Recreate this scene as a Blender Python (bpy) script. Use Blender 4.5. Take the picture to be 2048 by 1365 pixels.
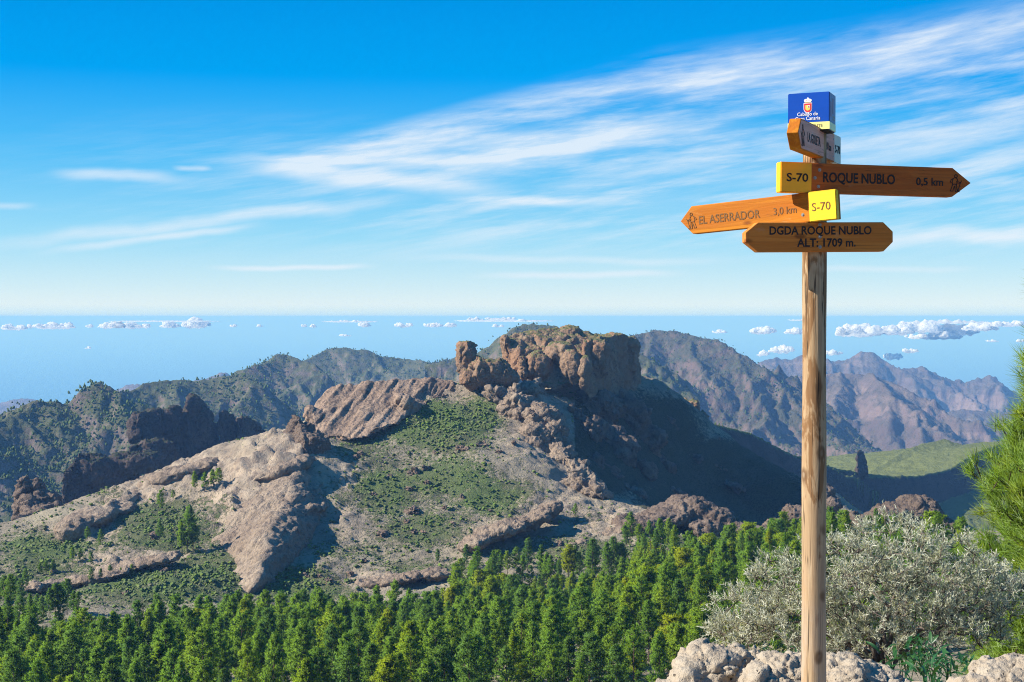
import bpy, bmesh, math, random
import numpy as np
from mathutils import Vector, Matrix

# ------------------------------------------------------------------ clearing
for _o in list(bpy.data.objects):
    bpy.data.objects.remove(_o)
SC = bpy.context.scene
COL = SC.collection
PI = math.pi
rnd = random.Random(7)
RNG = np.random.default_rng(11)

# ------------------------------------------------------------------ camera
F = 2813.0                       # focal length in photo pixels (photo 2048 wide)
EYE = 634.0                      # photo row of true eye level
PITCH = math.atan((682.5 - EYE) / F)
cam_data = bpy.data.cameras.new('camera')
cam_data.sensor_width = 36.0
cam_data.lens = 36.0 * F / 2048.0
cam_data.clip_start = 0.1
cam_data.clip_end = 600000.0
cam = bpy.data.objects.new('camera', cam_data)
COL.objects.link(cam)
cam.location = (0, 0, 0)
cam.rotation_euler = (PI / 2 - PITCH, 0, 0)
SC.camera = cam
cam_data.dof.use_dof = False

FWD = np.array([0, math.cos(PITCH), -math.sin(PITCH)])
UPV = np.array([0, math.sin(PITCH), math.cos(PITCH)])


def P(px, py, Y):
    """The place in the world seen at photo pixel (px, py) at ground distance Y."""
    a = (px - 1024.0) / F
    b = (682.5 - py) / F
    d = FWD + a * np.array([1.0, 0, 0]) + b * UPV
    return d * (Y / d[1])


def proj(X):
    X = np.asarray(X, float)
    dep = X @ FWD
    return 1024 + F * X[..., 0] / dep, 682.5 - F * (X @ UPV) / dep


# ------------------------------------------------------------------ sun, sky, exposure
SUN_EL = math.radians(33.5)
SUN_AZ = math.radians(-98.0)      # measured from +Y (view direction) towards +X
sun_dir = Vector((math.sin(SUN_AZ) * math.cos(SUN_EL), math.cos(SUN_AZ) * math.cos(SUN_EL), math.sin(SUN_EL)))
sd = bpy.data.lights.new('sun', 'SUN')
sd.energy = 5.0
sd.angle = math.radians(0.5)
sd.color = (1.0, 0.93, 0.82)
sun = bpy.data.objects.new('sun', sd)
COL.objects.link(sun)
sun.rotation_euler = (-sun_dir).to_track_quat('-Z', 'Y').to_euler()

SC.view_settings.view_transform = 'Standard'
SC.view_settings.look = 'None'
SC.view_settings.gamma = 1.0
SC.view_settings.use_curve_mapping = False
SC.view_settings.exposure = 1.0

SC.cycles.use_denoising = True
SC.cycles.denoising_prefilter = 'NONE'
SC.cycles.pixel_filter_type = 'BLACKMAN_HARRIS'
SC.cycles.filter_width = 1.05
SC.cycles.volume_bounces = 1
SC.cycles.max_bounces = 6
SC.cycles.diffuse_bounces = 2
SC.cycles.glossy_bounces = 2
SC.cycles.transmission_bounces = 2
SC.cycles.transparent_max_bounces = 6
SC.cycles.sample_clamp_indirect = 4.0


# ---- tiny node-expression helper
class G:
    def __init__(self, tree):
        self.t = tree

    def node(self, kind, **kw):
        n = self.t.nodes.new(kind)
        for k, v in kw.items():
            setattr(n, k, v)
        return n

    def link(self, a, sock):
        if isinstance(a, S):
            self.t.links.new(a.s, sock)
        elif isinstance(a, bpy.types.NodeSocket):
            self.t.links.new(a, sock)
        else:
            if sock.type == 'RGBA' and hasattr(a, '__len__') and len(a) == 3:
                a = (*a, 1.0)
            sock.default_value = a

    def math(self, op, a, b=None, c=None, clamp=False):
        n = self.node('ShaderNodeMath', operation=op, use_clamp=clamp)
        self.link(a, n.inputs[0])
        if b is not None:
            self.link(b, n.inputs[1])
        if c is not None:
            self.link(c, n.inputs[2])
        return S(self, n.outputs[0])

    def mix(self, f, a, b, mode='MIX'):
        n = self.node('ShaderNodeMix', data_type='RGBA', blend_type=mode)
        n.clamp_factor = True
        self.link(f, n.inputs[0])
        self.link(a, n.inputs[6])
        self.link(b, n.inputs[7])
        return S(self, n.outputs[2])

    def noise(self, vec, scale, detail=4, rough=0.55, dist=0.0, col=False, dims='3D'):
        n = self.node('ShaderNodeTexNoise', noise_dimensions=dims)
        if vec is not None:
            self.link(vec, n.inputs['Vector'])
        n.inputs['Scale'].default_value = scale
        n.inputs['Detail'].default_value = detail
        n.inputs['Roughness'].default_value = rough
        n.inputs['Distortion'].default_value = dist
        return S(self, n.outputs[1 if col else 0])

    def voronoi(self, vec, scale, feature='F1', out=0, rnd_=1.0):
        n = self.node('ShaderNodeTexVoronoi', feature=feature)
        if vec is not None:
            self.link(vec, n.inputs['Vector'])
        n.inputs['Scale'].default_value = scale
        n.inputs['Randomness'].default_value = rnd_
        return S(self, n.outputs[out])

    def step(self, x, a, b):
        n = self.node('ShaderNodeMapRange', interpolation_type='SMOOTHSTEP')
        self.link(x, n.inputs[0])
        self.link(a, n.inputs[1])
        self.link(b, n.inputs[2])
        return S(self, n.outputs[0])

    def ramp(self, f, stops):
        n = self.node('ShaderNodeValToRGB')
        cr = n.color_ramp
        while len(cr.elements) < len(stops):
            cr.elements.new(0.5)
        for e, (p, c) in zip(cr.elements, stops):
            e.position = p
            e.color = (*c, 1.0) if len(c) == 3 else c
        self.link(f, n.inputs[0])
        return S(self, n.outputs[0])

    def xyz(self, x, y, z):
        n = self.node('ShaderNodeCombineXYZ')
        for v, s in zip((x, y, z), n.inputs):
            self.link(v, s)
        return S(self, n.outputs[0])

    def sep(self, v):
        n = self.node('ShaderNodeSeparateXYZ')
        self.link(v, n.inputs[0])
        return [S(self, o) for o in n.outputs]

    def vmul(self, v, sc):
        n = self.node('ShaderNodeVectorMath', operation='MULTIPLY')
        self.link(v, n.inputs[0])
        self.link(sc, n.inputs[1])
        return S(self, n.outputs[0])

    def vadd(self, v, sc):
        n = self.node('ShaderNodeVectorMath', operation='ADD')
        self.link(v, n.inputs[0])
        self.link(sc, n.inputs[1])
        return S(self, n.outputs[0])

    def coord(self, which='Object'):
        n = self.node('ShaderNodeTexCoord')
        return S(self, n.outputs[which])

    def geom(self, which='Position'):
        n = self.node('ShaderNodeNewGeometry')
        return S(self, n.outputs[which])

    def attr(self, name, out='Fac'):
        n = self.node('ShaderNodeAttribute', attribute_name=name)
        return S(self, n.outputs[out])

    def objrandom(self):
        n = self.node('ShaderNodeObjectInfo')
        return S(self, n.outputs['Random'])

    def bump(self, h, strength=0.5, dist=0.1, normal=None):
        n = self.node('ShaderNodeBump')
        n.inputs['Strength'].default_value = strength
        n.inputs['Distance'].default_value = dist
        self.link(h, n.inputs['Height'])
        if normal is not None:
            self.link(normal, n.inputs['Normal'])
        return S(self, n.outputs[0])


class S:
    def __init__(self, g, s):
        self.g, self.s = g, s

    def __add__(self, o): return self.g.math('ADD', self, o)
    def __radd__(self, o): return self.g.math('ADD', self, o)
    def __sub__(self, o): return self.g.math('SUBTRACT', self, o)
    def __rsub__(self, o): return self.g.math('SUBTRACT', o, self)
    def __mul__(self, o): return self.g.math('MULTIPLY', self, o)
    def __rmul__(self, o): return self.g.math('MULTIPLY', self, o)
    def __truediv__(self, o): return self.g.math('DIVIDE', self, o)
    def __rtruediv__(self, o): return self.g.math('DIVIDE', o, self)
    def __neg__(self): return self.g.math('MULTIPLY', self, -1.0)
    def __pow__(self, o): return self.g.math('POWER', self, o)
    def clamp(self): return self.g.math('ADD', self, 0.0, clamp=True)
    def min(self, o): return self.g.math('MINIMUM', self, o)
    def max(self, o): return self.g.math('MAXIMUM', self, o)
    def abs(self): return self.g.math('ABSOLUTE', self)


def build_world():
    w = bpy.data.worlds.new('World')
    SC.world = w
    w.use_nodes = True
    t = w.node_tree
    t.nodes.clear()
    g = G(t)
    out = g.node('ShaderNodeOutputWorld')
    bg = g.node('ShaderNodeBackground')
    bg.inputs['Strength'].default_value = 0.10
    t.links.new(bg.outputs[0], out.inputs[0])
    d = g.coord('Generated')
    x, y, z = g.sep(d)
    # the sky goes on a little way under the true horizon (the camera stands 1700 m up)
    zz = z.max(0.012)
    v = g.xyz(x, y, zz)
    sky = g.node('ShaderNodeTexSky', sky_type='NISHITA')
    sky.sun_disc = False
    sky.sun_elevation = SUN_EL
    sky.sun_rotation = SUN_AZ
    sky.altitude = 1700
    sky.air_density = 1.0
    sky.dust_density = 0.6
    sky.ozone_density = 2.0
    g.link(v, sky.inputs[0])
    hs = g.node('ShaderNodeHueSaturation')
    hs.inputs['Saturation'].default_value = 1.7
    hs.inputs['Hue'].default_value = 0.492
    hs.inputs['Value'].default_value = 1.0
    t.links.new(sky.outputs[0], hs.inputs['Color'])
    base = S(g, hs.outputs[0])
    # elevation and azimuth, in degrees
    hor = g.math('SQRT', x * x + y * y)
    el = g.math('ARCTAN2', z, hor) * (180 / PI)
    az = g.math('ARCTAN2', x, y) * (180 / PI)
    # the pale air low down, deep azure higher up
    tone = g.ramp(g.math('MULTIPLY', el.max(0.0), 1.0 / 40.0), SKY_RAMP)
    base = g.mix(SKY_K, base, g.vmul(tone, (SKY_GAIN, SKY_GAIN, SKY_GAIN)))
    elc = el - 1.283
    # --- cirrus: fibres drawn out along the wind, broken up by noise
    PX = 20.37      # photo pixels -> degrees, for writing down what the photo shows
    def fibres(tilt, sx, sy, seed, detail=6, rough=0.6, warp=0.8):
        ca, sa = math.cos(tilt), math.sin(tilt)
        u = az * ca + elc * sa
        vv = elc * ca - az * sa
        wv = g.noise(g.xyz(az * 0.06, elc * 0.16, seed), 1.0, 3, 0.5) - 0.5
        return g.noise(g.xyz(u * sx, (vv + wv * warp) * sy, seed + 3.1), 1.0, detail, rough)
    def band(ctr, half_lo, half_hi, soft_lo, soft_hi):
        dd = elc - ctr
        up = g.step(dd, half_hi + soft_hi, half_hi - soft_hi) if not isinstance(half_hi, S) else g.step(dd - half_hi, soft_hi, -soft_hi)
        lo = g.step(dd, -half_lo - soft_lo, -half_lo + soft_lo) if not isinstance(half_lo, S) else g.step(dd + half_lo, -soft_lo, soft_lo)
        return up * lo
    f1 = fibres(0.15, 0.13, 0.9, 1.7, 8, .62, 1.0)
    f2 = fibres(0.10, 0.2, 1.9, 5.2, 8, .64, 1.0)
    f3 = fibres(0.24, 0.07, 1.1, 9.4)
    soft = fibres(0.15, 0.05, 0.3, 14.4, 3, 0.5)
    # the broad sheet, from low left to high right
    c1 = 4.7 + (az + 11.0) * 0.107
    half = ((az + 12.5) * 0.13).max(0.05).min(2.4)
    sheet = band(c1, half * 1.15, half, half * 0.6 + 0.25, half * 0.28 + 0.12)
    sheet = sheet * g.step(az, -13.5, -7.5)
    den1 = sheet * (g.step(f1 * 0.75 + f2 * 0.35 + soft * 0.35, 0.56, 1.0) * 1.05)
    # thin veil under the sheet
    veil = g.step(elc, 0.2, 3.0) * g.step(elc, 7.5 , 4.0) * g.step(az, -26.0, 6.0)
    den2 = veil * g.step(f2 * 0.6 + f3 * 0.6, 0.48, 0.86) * 0.8
    # long separate streaks low on the left
    def streak(a0, e0, a1, e1, w, k, seed):
        t_ = (az - a0) / (a1 - a0)
        ctr = e0 + t_ * (e1 - e0) + (g.noise(g.xyz(az * 0.25, seed, 0.0), 1.0, 3, 0.5) - 0.5) * w * 2.2
        dd = (elc - ctr) / w
        m = g.step(dd.abs(), 1.0, 0.0) * g.step(t_, -0.05, 0.3) * g.step(t_, 1.05, 0.75)
        return m * k * (0.45 + f2 * 1.0)
    st = streak(-21.5, 1.3, -3.5, 3.6, 0.42, 0.55, 2.0)
    st = st.max(streak(-18.8, 1.15, -9.8, 2.45, 0.26, 0.62, 5.0))
    st = st.max(streak(-12.3, 0.68, -5.5, 0.72, 0.17, 0.78, 8.0))
    st = st.max(streak(-1.9, 0.38, 7.2, 0.48, 0.22, 0.66, 11.0))
    st = st.max(streak(-18.2, 4.25, -13.2, 4.3, 0.34, 0.62, 17.0))
    st = st.max(streak(-13.6, 4.6, -12.0, 4.6, 0.16, 0.5, 21.0))
    st = st.max(streak(-22.5, 2.95, -18.6, 2.95, 0.2, 0.5, 24.0))
    st = st.max(streak(9.0, 1.75, 30.0, 1.9, 0.5, 0.7, 27.0))
    st = st.max(streak(-5.0, 1.1, 9.0, 0.95, 0.24, 0.4, 31.0))
    st = st.max(streak(11.0, 0.6, 18.5, 0.55, 0.2, 0.4, 37.0))
    st = st.max(streak(-3.5, 3.55, 5.8, 3.35, 0.3, 0.55, 41.0))
    st = st.max(streak(-13.2, 4.95, 1.0, 5.1, 0.3, 0.5, 44.0))
    st = st.max(streak(-11.8, 4.85, 0.5, 3.75, 0.62, 0.62, 51.0))
    st = st.max(streak(-8.0, 5.0, 10.0, 6.5, 0.95, 0.42, 54.0))
    st = st.max(streak(2.0, 7.6, 24.0, 10.2, 0.9, 0.35, 57.0))
    den = (den1.max(den2) + st * 0.9).min(0.86)
    den = den * g.step(el, -1.0, 0.4)
    colr = g.mix(den, base, CLOUD_COL)
    g.link(colr, bg.inputs['Color'])


SKY_K = 0.92
SKY_GAIN = 4.6
SKY_RAMP = [(0.0, (0.62, 0.87, 0.99)), (0.012, (0.80, 0.94, 1.0)), (0.03, (0.66, 0.885, 1.0)), (0.08, (0.33, 0.74, 1.0)), (0.16, (0.09, 0.55, 1.0)), (0.24, (0.0, 0.39, 0.98)), (0.34, (0.0, 0.30, 0.86)), (1.0, (0.0, 0.22, 0.70))]
CLOUD_COL = (4.1, 4.5, 4.9)
build_world()


# ------------------------------------------------------------------ scene helpers
def setp(o, label=None, cat=None, group=None, kind=None):
    if label: o['label'] = label
    if cat: o['category'] = cat
    if group: o['group'] = group
    if kind: o['kind'] = kind
    return o


def empty(name, loc=(0, 0, 0), rot=(0, 0, 0)):
    o = bpy.data.objects.new(name, None)
    COL.objects.link(o)
    o.location = loc
    o.rotation_euler = rot
    o.empty_display_size = 0.1
    return o


def link_mesh(name, me, mat=None, parent=None):
    o = bpy.data.objects.new(name, me)
    COL.objects.link(o)
    if mat is not None and len(me.materials) == 0:
        me.materials.append(mat)
    if parent is not None:
        o.parent = parent
    return o


def mesh_np(name, V, Fq, smooth=True):
    """mesh from arrays; Fq is (n,3) or (n,4)."""
    V = np.ascontiguousarray(V, np.float32)
    Fq = np.ascontiguousarray(Fq, np.int32)
    me = bpy.data.meshes.new(name)
    n, k = Fq.shape
    me.vertices.add(len(V))
    me.vertices.foreach_set('co', V.ravel())
    me.loops.add(n * k)
    me.loops.foreach_set('vertex_index', Fq.ravel())
    me.polygons.add(n)
    me.polygons.foreach_set('loop_start', np.arange(0, n * k, k, dtype=np.int32))
    me.polygons.foreach_set('loop_total', np.full(n, k, np.int32))
    me.polygons.foreach_set('use_smooth', np.full(n, smooth, bool))
    me.update(calc_edges=True)
    return me


def add_attr(me, name, vals):
    a = me.attributes.new(name, 'FLOAT', 'POINT')
    a.data.foreach_set('value', np.ascontiguousarray(vals, np.float32).ravel())


def get_co(me):
    a = np.empty(len(me.vertices) * 3, np.float32)
    me.vertices.foreach_get('co', a)
    return a.reshape(-1, 3).astype(float)


def get_no(me):
    a = np.empty(len(me.vertices) * 3, np.float32)
    me.vertex_normals.foreach_get('vector', a)
    return a.reshape(-1, 3).astype(float)


# ---- vectorised gradient noise
_perm = np.random.default_rng(3).permutation(256).astype(np.int32)
_perm = np.concatenate([_perm, _perm, _perm])
_gr = np.random.default_rng(4).normal(size=(256, 3))
_gr = (_gr / np.linalg.norm(_gr, axis=1, keepdims=True) * 1.3).astype(np.float32)


def pnoise(p):
    p = np.asarray(p, np.float32)
    i = np.floor(p).astype(np.int32)
    f = p - i
    i &= 255
    u = f * f * f * (f * (f * 6 - 15) + 10)
    res = 0
    for dx in (0, 1):
        wx = u[:, 0] if dx else 1 - u[:, 0]
        hx = _perm[(i[:, 0] + dx) & 255]
        for dy in (0, 1):
            wy = u[:, 1] if dy else 1 - u[:, 1]
            hy = _perm[hx + ((i[:, 1] + dy) & 255)]
            for dz in (0, 1):
                wz = u[:, 2] if dz else 1 - u[:, 2]
                h = _perm[hy + ((i[:, 2] + dz) & 255)]
                gv = _gr[h]
                dot = gv[:, 0] * (f[:, 0] - dx) + gv[:, 1] * (f[:, 1] - dy) + gv[:, 2] * (f[:, 2] - dz)
                res = res + wx * wy * wz * dot
    return res


def fbm(p, octaves=5, gain=0.5, lac=2.05):
    p = np.asarray(p, np.float32)
    a, s = 1.0, 0
    for k in range(octaves):
        s = s + a * pnoise(p + 17.3 * k)
        p = p * lac
        a *= gain
    return s


def ridged(p, octaves=5, gain=0.5, lac=2.1):
    """0..~1, high on sharp crests."""
    p = np.asarray(p, np.float32)
    a, s, tot, w = 1.0, 0, 0, 1.0
    for k in range(octaves):
        r = 1 - np.abs(pnoise(p + 11.7 * k)) * 1.9
        r = np.clip(r, 0, 1) ** 2
        s = s + a * r * w
        w = np.clip(r * 1.6, 0, 1)
        tot += a
        p = p * lac
        a *= gain
    return s / tot


def cells(p, seed=0):
    """Worley cells: nearest and second nearest distance, and a value per cell"""
    p = np.asarray(p, np.float32)
    i = np.floor(p).astype(np.int32)
    f1 = np.full(len(p), 9.0, np.float32); f2 = f1.copy(); val = np.zeros(len(p), np.float32); tilt = val.copy()
    for dx in (-1, 0, 1):
        for dy in (-1, 0, 1):
            for dz in (-1, 0, 1):
                c = i + np.array([dx, dy, dz], np.int32)
                h = _perm[_perm[_perm[(c[:, 0] + seed) & 255] + (c[:, 1] & 255)] + (c[:, 2] & 255)]
                o = c + np.stack([_perm[h + 1], _perm[h + 57], _perm[h + 131]], 1) / 256.0
                off = (p - o).astype(np.float32)
                d = (off ** 2).sum(1)
                tl = (_gr[(h + 91) & 255] * off).sum(1)
                near = d < f1
                f2 = np.where(near, f1, np.minimum(f2, d))
                val = np.where(near, h / 256.0, val)
                tilt = np.where(near, tl, tilt)
                f1 = np.where(near, d, f1)
    return np.sqrt(f1), np.sqrt(f2), val, tilt


def sstep(x, a, b):
    t = np.clip((x - a) / (b - a), 0, 1)
    return t * t * (3 - 2 * t)


def grid_faces(nr, nc):
    r, c = np.meshgrid(np.arange(nr - 1), np.arange(nc - 1), indexing='ij')
    a = (r * nc + c).ravel()
    return np.stack([a, a + 1, a + nc + 1, a + nc], 1)


def new_mat(name):
    m = bpy.data.materials.new(name)
    m.use_nodes = True
    t = m.node_tree
    t.nodes.clear()
    g = G(t)
    out = g.node('ShaderNodeOutputMaterial')
    b = g.node('ShaderNodeBsdfPrincipled')
    b.inputs['Roughness'].default_value = 0.9
    b.inputs['Specular IOR Level'].default_value = 0.25
    t.links.new(b.outputs[0], out.inputs[0])
    return m, g, b, out
# ------------------------------------------------------------------ materials of the land
ROCK_TAN = (0.234, 0.183, 0.129)


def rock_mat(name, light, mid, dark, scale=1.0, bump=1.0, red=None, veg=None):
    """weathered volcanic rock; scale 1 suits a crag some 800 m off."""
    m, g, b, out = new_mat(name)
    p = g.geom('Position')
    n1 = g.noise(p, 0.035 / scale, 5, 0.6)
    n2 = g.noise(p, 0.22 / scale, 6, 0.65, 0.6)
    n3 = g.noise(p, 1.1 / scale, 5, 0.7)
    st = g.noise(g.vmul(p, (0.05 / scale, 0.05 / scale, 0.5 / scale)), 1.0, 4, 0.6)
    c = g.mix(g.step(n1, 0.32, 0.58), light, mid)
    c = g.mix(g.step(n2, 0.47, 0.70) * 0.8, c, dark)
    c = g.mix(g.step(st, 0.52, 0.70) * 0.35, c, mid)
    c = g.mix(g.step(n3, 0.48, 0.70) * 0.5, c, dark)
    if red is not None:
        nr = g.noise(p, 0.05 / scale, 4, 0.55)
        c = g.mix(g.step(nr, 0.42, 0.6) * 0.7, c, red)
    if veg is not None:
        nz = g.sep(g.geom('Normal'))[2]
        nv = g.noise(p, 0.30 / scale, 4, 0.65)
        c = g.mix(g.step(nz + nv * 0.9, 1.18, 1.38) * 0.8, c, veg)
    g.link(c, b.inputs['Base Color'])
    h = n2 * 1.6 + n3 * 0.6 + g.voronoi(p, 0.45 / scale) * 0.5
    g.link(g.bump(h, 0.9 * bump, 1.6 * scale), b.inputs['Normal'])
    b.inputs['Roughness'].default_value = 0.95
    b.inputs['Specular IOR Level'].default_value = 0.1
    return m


M = {}
M['rock_tan'] = rock_mat('tan_rock', (0.336, 0.266, 0.196), (0.252, 0.191, 0.140), (0.093, 0.069, 0.056))
M['rock_fluted'] = rock_mat('fluted_rock', (0.36, 0.265, 0.19), (0.27, 0.19, 0.135), (0.075, 0.055, 0.045))
M['rock_orange'] = rock_mat('orange_rock', (0.325, 0.225, 0.145), (0.24, 0.16, 0.105), (0.085, 0.06, 0.045), red=(0.27, 0.15, 0.085), veg=(0.11, 0.13, 0.045))
M['rock_brown'] = rock_mat('brown_rock', (0.216, 0.163, 0.125), (0.155, 0.114, 0.086), (0.061, 0.045, 0.039))
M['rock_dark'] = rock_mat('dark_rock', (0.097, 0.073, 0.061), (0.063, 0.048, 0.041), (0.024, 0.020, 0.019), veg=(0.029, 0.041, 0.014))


def ground_mat():
    m, g, b, out = new_mat('hillside_soil')
    p = g.geom('Position')
    cover = g.attr('cover')          # how much low plant cover grows here
    shade_scrub = g.attr('shade_scrub')          # dark heathy tone that also paints the hollow's shade deeper
    rockk = g.attr('rock')           # bare rock slabs
    n1 = g.noise(p, 0.03, 5, 0.6)
    n2 = g.noise(p, 0.16, 6, 0.65, 0.4)
    n3 = g.noise(p, 0.9, 5, 0.7)
    n4 = g.noise(p, 0.45, 4, 0.6)
    soil = g.mix(g.step(n1, 0.35, 0.65), (0.285, 0.245, 0.17), (0.20, 0.17, 0.125))
    soil = g.mix(g.step(n3, 0.5, 0.75) * 0.45, soil, (0.101, 0.086, 0.072))
    rk = g.mix(g.step(n2, 0.42, 0.62), (0.365, 0.289, 0.213), (0.238, 0.182, 0.137))
    rk = g.mix(g.step(n3, 0.52, 0.72) * 0.5, rk, (0.101, 0.081, 0.066))
    c = g.mix(rockk, soil, rk)
    gcol = g.mix(g.step(n1, 0.38, 0.62), (0.075, 0.127, 0.026), (0.101, 0.117, 0.051))
    gcol = g.mix(g.step(n3, 0.45, 0.7) * 0.6, gcol, (0.046, 0.061, 0.026))
    cov = g.step(cover * 0.9 + n4 * 0.9 + n2 * 0.5 - 0.62, 0.33, 0.55)
    c = g.mix(cov * 0.85, c, gcol)
    sc_ = g.step(shade_scrub + n4 * 0.6 + n2 * 0.4 - 0.5, 0.32, 0.55)
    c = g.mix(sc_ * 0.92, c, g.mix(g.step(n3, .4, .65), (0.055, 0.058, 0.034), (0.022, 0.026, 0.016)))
    g.link(c, b.inputs['Base Color'])
    h = n2 * 1.4 + n3 * 0.7 + cov * n3 * 0.8
    g.link(g.bump(h, 0.9, 1.4), b.inputs['Normal'])
    b.inputs['Roughness'].default_value = 0.95
    b.inputs['Specular IOR Level'].default_value = 0.1
    return m


M['ground'] = ground_mat()


def range_mat(name, rocks, veg, vegk=1.0, strata=0.0, scale=4.0, lim=0.0):
    m, g, b, out = new_mat(name)
    p = g.geom('Position')
    n1 = g.noise(p, 0.02 / scale, 5, 0.6)
    n2 = g.noise(p, 0.09 / scale, 6, 0.68, 0.5)
    n3 = g.noise(p, 0.45 / scale, 5, 0.7)
    c = g.mix(g.step(n1, 0.35, 0.65), rocks[0], rocks[1])
    c = g.mix(g.step(n2, 0.48, 0.7) * 0.7, c, rocks[2])
    if strata:
        stv = g.noise(g.vmul(p, (0.001, 0.001, 0.016)), 1.0, 3, 0.6)
        c = g.mix(g.step(stv, 0.45, 0.6) * strata, c, rocks[2])
    nz = g.sep(g.geom('Normal'))[2]
    v = g.step(nz * 0.9 + n2 * 0.9 + n3 * 0.4, 1.28 - 0.3 * vegk, 1.62 - 0.3 * vegk)
    if lim:
        v = g.step(nz, .80, .92).max(v * g.step(nz, .45, .7))
    c = g.mix(v * min(1.0, vegk), c, veg)
    g.link(c, b.inputs['Base Color'])
    g.link(g.bump(n2 * 1.5 + n3 * 0.8, 0.9, 2.0 * scale), b.inputs['Normal'])
    b.inputs['Roughness'].default_value = 0.95
    b.inputs['Specular IOR Level'].default_value = 0.05
    return m


M['range_pine'] = range_mat('pine_hill', ((0.19, 0.145, 0.125), (0.13, 0.10, 0.085), (0.055, 0.047, 0.044)), (0.06, 0.082, 0.03), 0.75, 0, 2.0)
M['range_far'] = range_mat('far_mountain', ((0.165, 0.118, 0.098), (0.115, 0.082, 0.07), (0.05, 0.04, 0.038)), (0.045, 0.06, 0.028), 0.65, 0.3, 5.0)
M['range_bare'] = range_mat('bare_mountain', ((0.20, 0.145, 0.125), (0.145, 0.105, 0.095), (0.07, 0.055, 0.052)), (0.075, 0.08, 0.055), 0.4, 0.6, 6.0)
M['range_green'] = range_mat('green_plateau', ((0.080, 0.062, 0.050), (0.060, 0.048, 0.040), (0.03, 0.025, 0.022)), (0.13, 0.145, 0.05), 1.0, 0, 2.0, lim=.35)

# ------------------------------------------------------------------ the hillside in front: a height field through surveyed places
NEAR = [(-6, 2, -1.9), (0, 2, -1.75), (6, 2, -1.65), (-8, 5, -2.6), (0, 5, -1.9), (1.3, 5.5, -1.72), (4, 6, -1.72), (2.5, 7.3, -1.95), (3.5, 7.2, -2.15), (-5, 8.5, -4.6), (0, 8.5, -3.3), (2.2, 8.7, -2.28), (3.2, 8.7, -2.65),
        (4.5, 9, -3.1), (6.5, 9, -3.5), (-8, 12, -7.5), (0, 12, -6.6), (3, 13, -5.0), (7, 13, -5.0), (-10, 20, -13), (0, 20, -12), (10, 20, -9), (-30, 60, -36), (0, 60, -34), (30, 60, -29),
        (-60, 150, -72), (0, 150, -68), (60, 150, -56)]
PIX = [(-100, 1440, 330), (0, 1440, 330), (500, 1435, 320), (1000, 1430, 310), (1300, 1410, 310), (1500, 1390, 300), (1700, 1350, 300), (2000, 1310, 300), (2200, 1290, 300),
       (0, 1320, 470), (250, 1330, 440), (500, 1315, 450), (800, 1310, 450), (1100, 1290, 460), (1300, 1265, 430), (1500, 1225, 420), (1700, 1180, 420), (2000, 1150, 420), (2200, 1140, 420),
       (100, 1255, 560), (300, 1260, 540), (500, 1240, 560), (650, 1230, 580), (900, 1235, 580), (1200, 1200, 580), (1400, 1165, 560), (1550, 1125, 560), (1700, 1090, 560), (1850, 1070, 560), (2100, 1070, 560),
       (-100, 1190, 640), (0, 1190, 640), (200, 1170, 650), (350, 1160, 640), (480, 1195, 620), (560, 1185, 635), (750, 1175, 650), (950, 1155, 660), (1150, 1140, 660), (1350, 1115, 660), (1480, 1090, 680), (1600, 1066, 700),
       (-100, 1120, 700), (0, 1115, 700), (130, 1085, 720), (300, 1055, 730), (380, 1005, 760), (640, 1130, 680), (700, 1100, 700), (900, 1080, 710), (1050, 1062, 720), (1200, 1055, 720), (1400, 1055, 735),
       (740, 1000, 760), (900, 1000, 760), (1050, 992, 765), (1200, 1008, 770), (1300, 1020, 775),
       (700, 920, 800), (850, 920, 800), (1000, 910, 800), (1090, 930, 800),
       (720, 875, 840), (850, 830, 860), (950, 820, 870), (1040, 840, 860),
       (905, 772, 905), (820, 778, 905), (985, 785, 890), (700, 800, 905), (640, 820, 890),
       (560, 872, 800), (600, 905, 785), (640, 900, 800), (450, 920, 790), (330, 962, 780), (230, 997, 770), (520, 960, 760),
       (100, 1040, 750), (30, 1070, 740), (-60, 1075, 740),
       (1140, 840, 885), (1170, 900, 868), (1190, 950, 845), (1250, 800, 955), (1250, 880, 925), (1250, 950, 885), (1260, 1000, 850), (1340, 830, 982), (1340, 900, 965), (1350, 970, 935), (1360, 1030, 890), (1440, 905, 985), (1450, 965, 975), (1460, 1030, 945), (1540, 970, 970), (1550, 1030, 950), (1500, 1070, 800), (1600, 1040, 930),
       (1330, 770, 1005), (1400, 830, 1005), (1460, 882, 1000), (1530, 925, 992), (1600, 957, 980), (1660, 982, 965), (1700, 1030, 930),
       (1100, 780, 960), (1200, 760, 970), (1100, 760, 1000), (1230, 745, 1005),
       (100, 1120, 900), (300, 1040, 900), (560, 960, 930), (0, 1150, 950), (200, 1160, 1150), (500, 1130, 1200), (-100, 1150, 1000),
       (700, 880, 1040), (900, 850, 1050), (700, 1010, 1250), (1000, 850, 1100), (1000, 990, 1280), (1300, 870, 1100), (1300, 1000, 1280), (1450, 960, 1080), (1600, 1040, 1060), (1600, 1130, 1250),
       (1800, 1052, 620), (1900, 1085, 620), (1700, 1068, 640), (2000, 1110, 640), (1850, 1200, 760), (2048, 1210, 760), (1750, 1150, 760), (2100, 1250, 900), (1850, 1200, 1000), (2100, 1250, 1250)]


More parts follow.
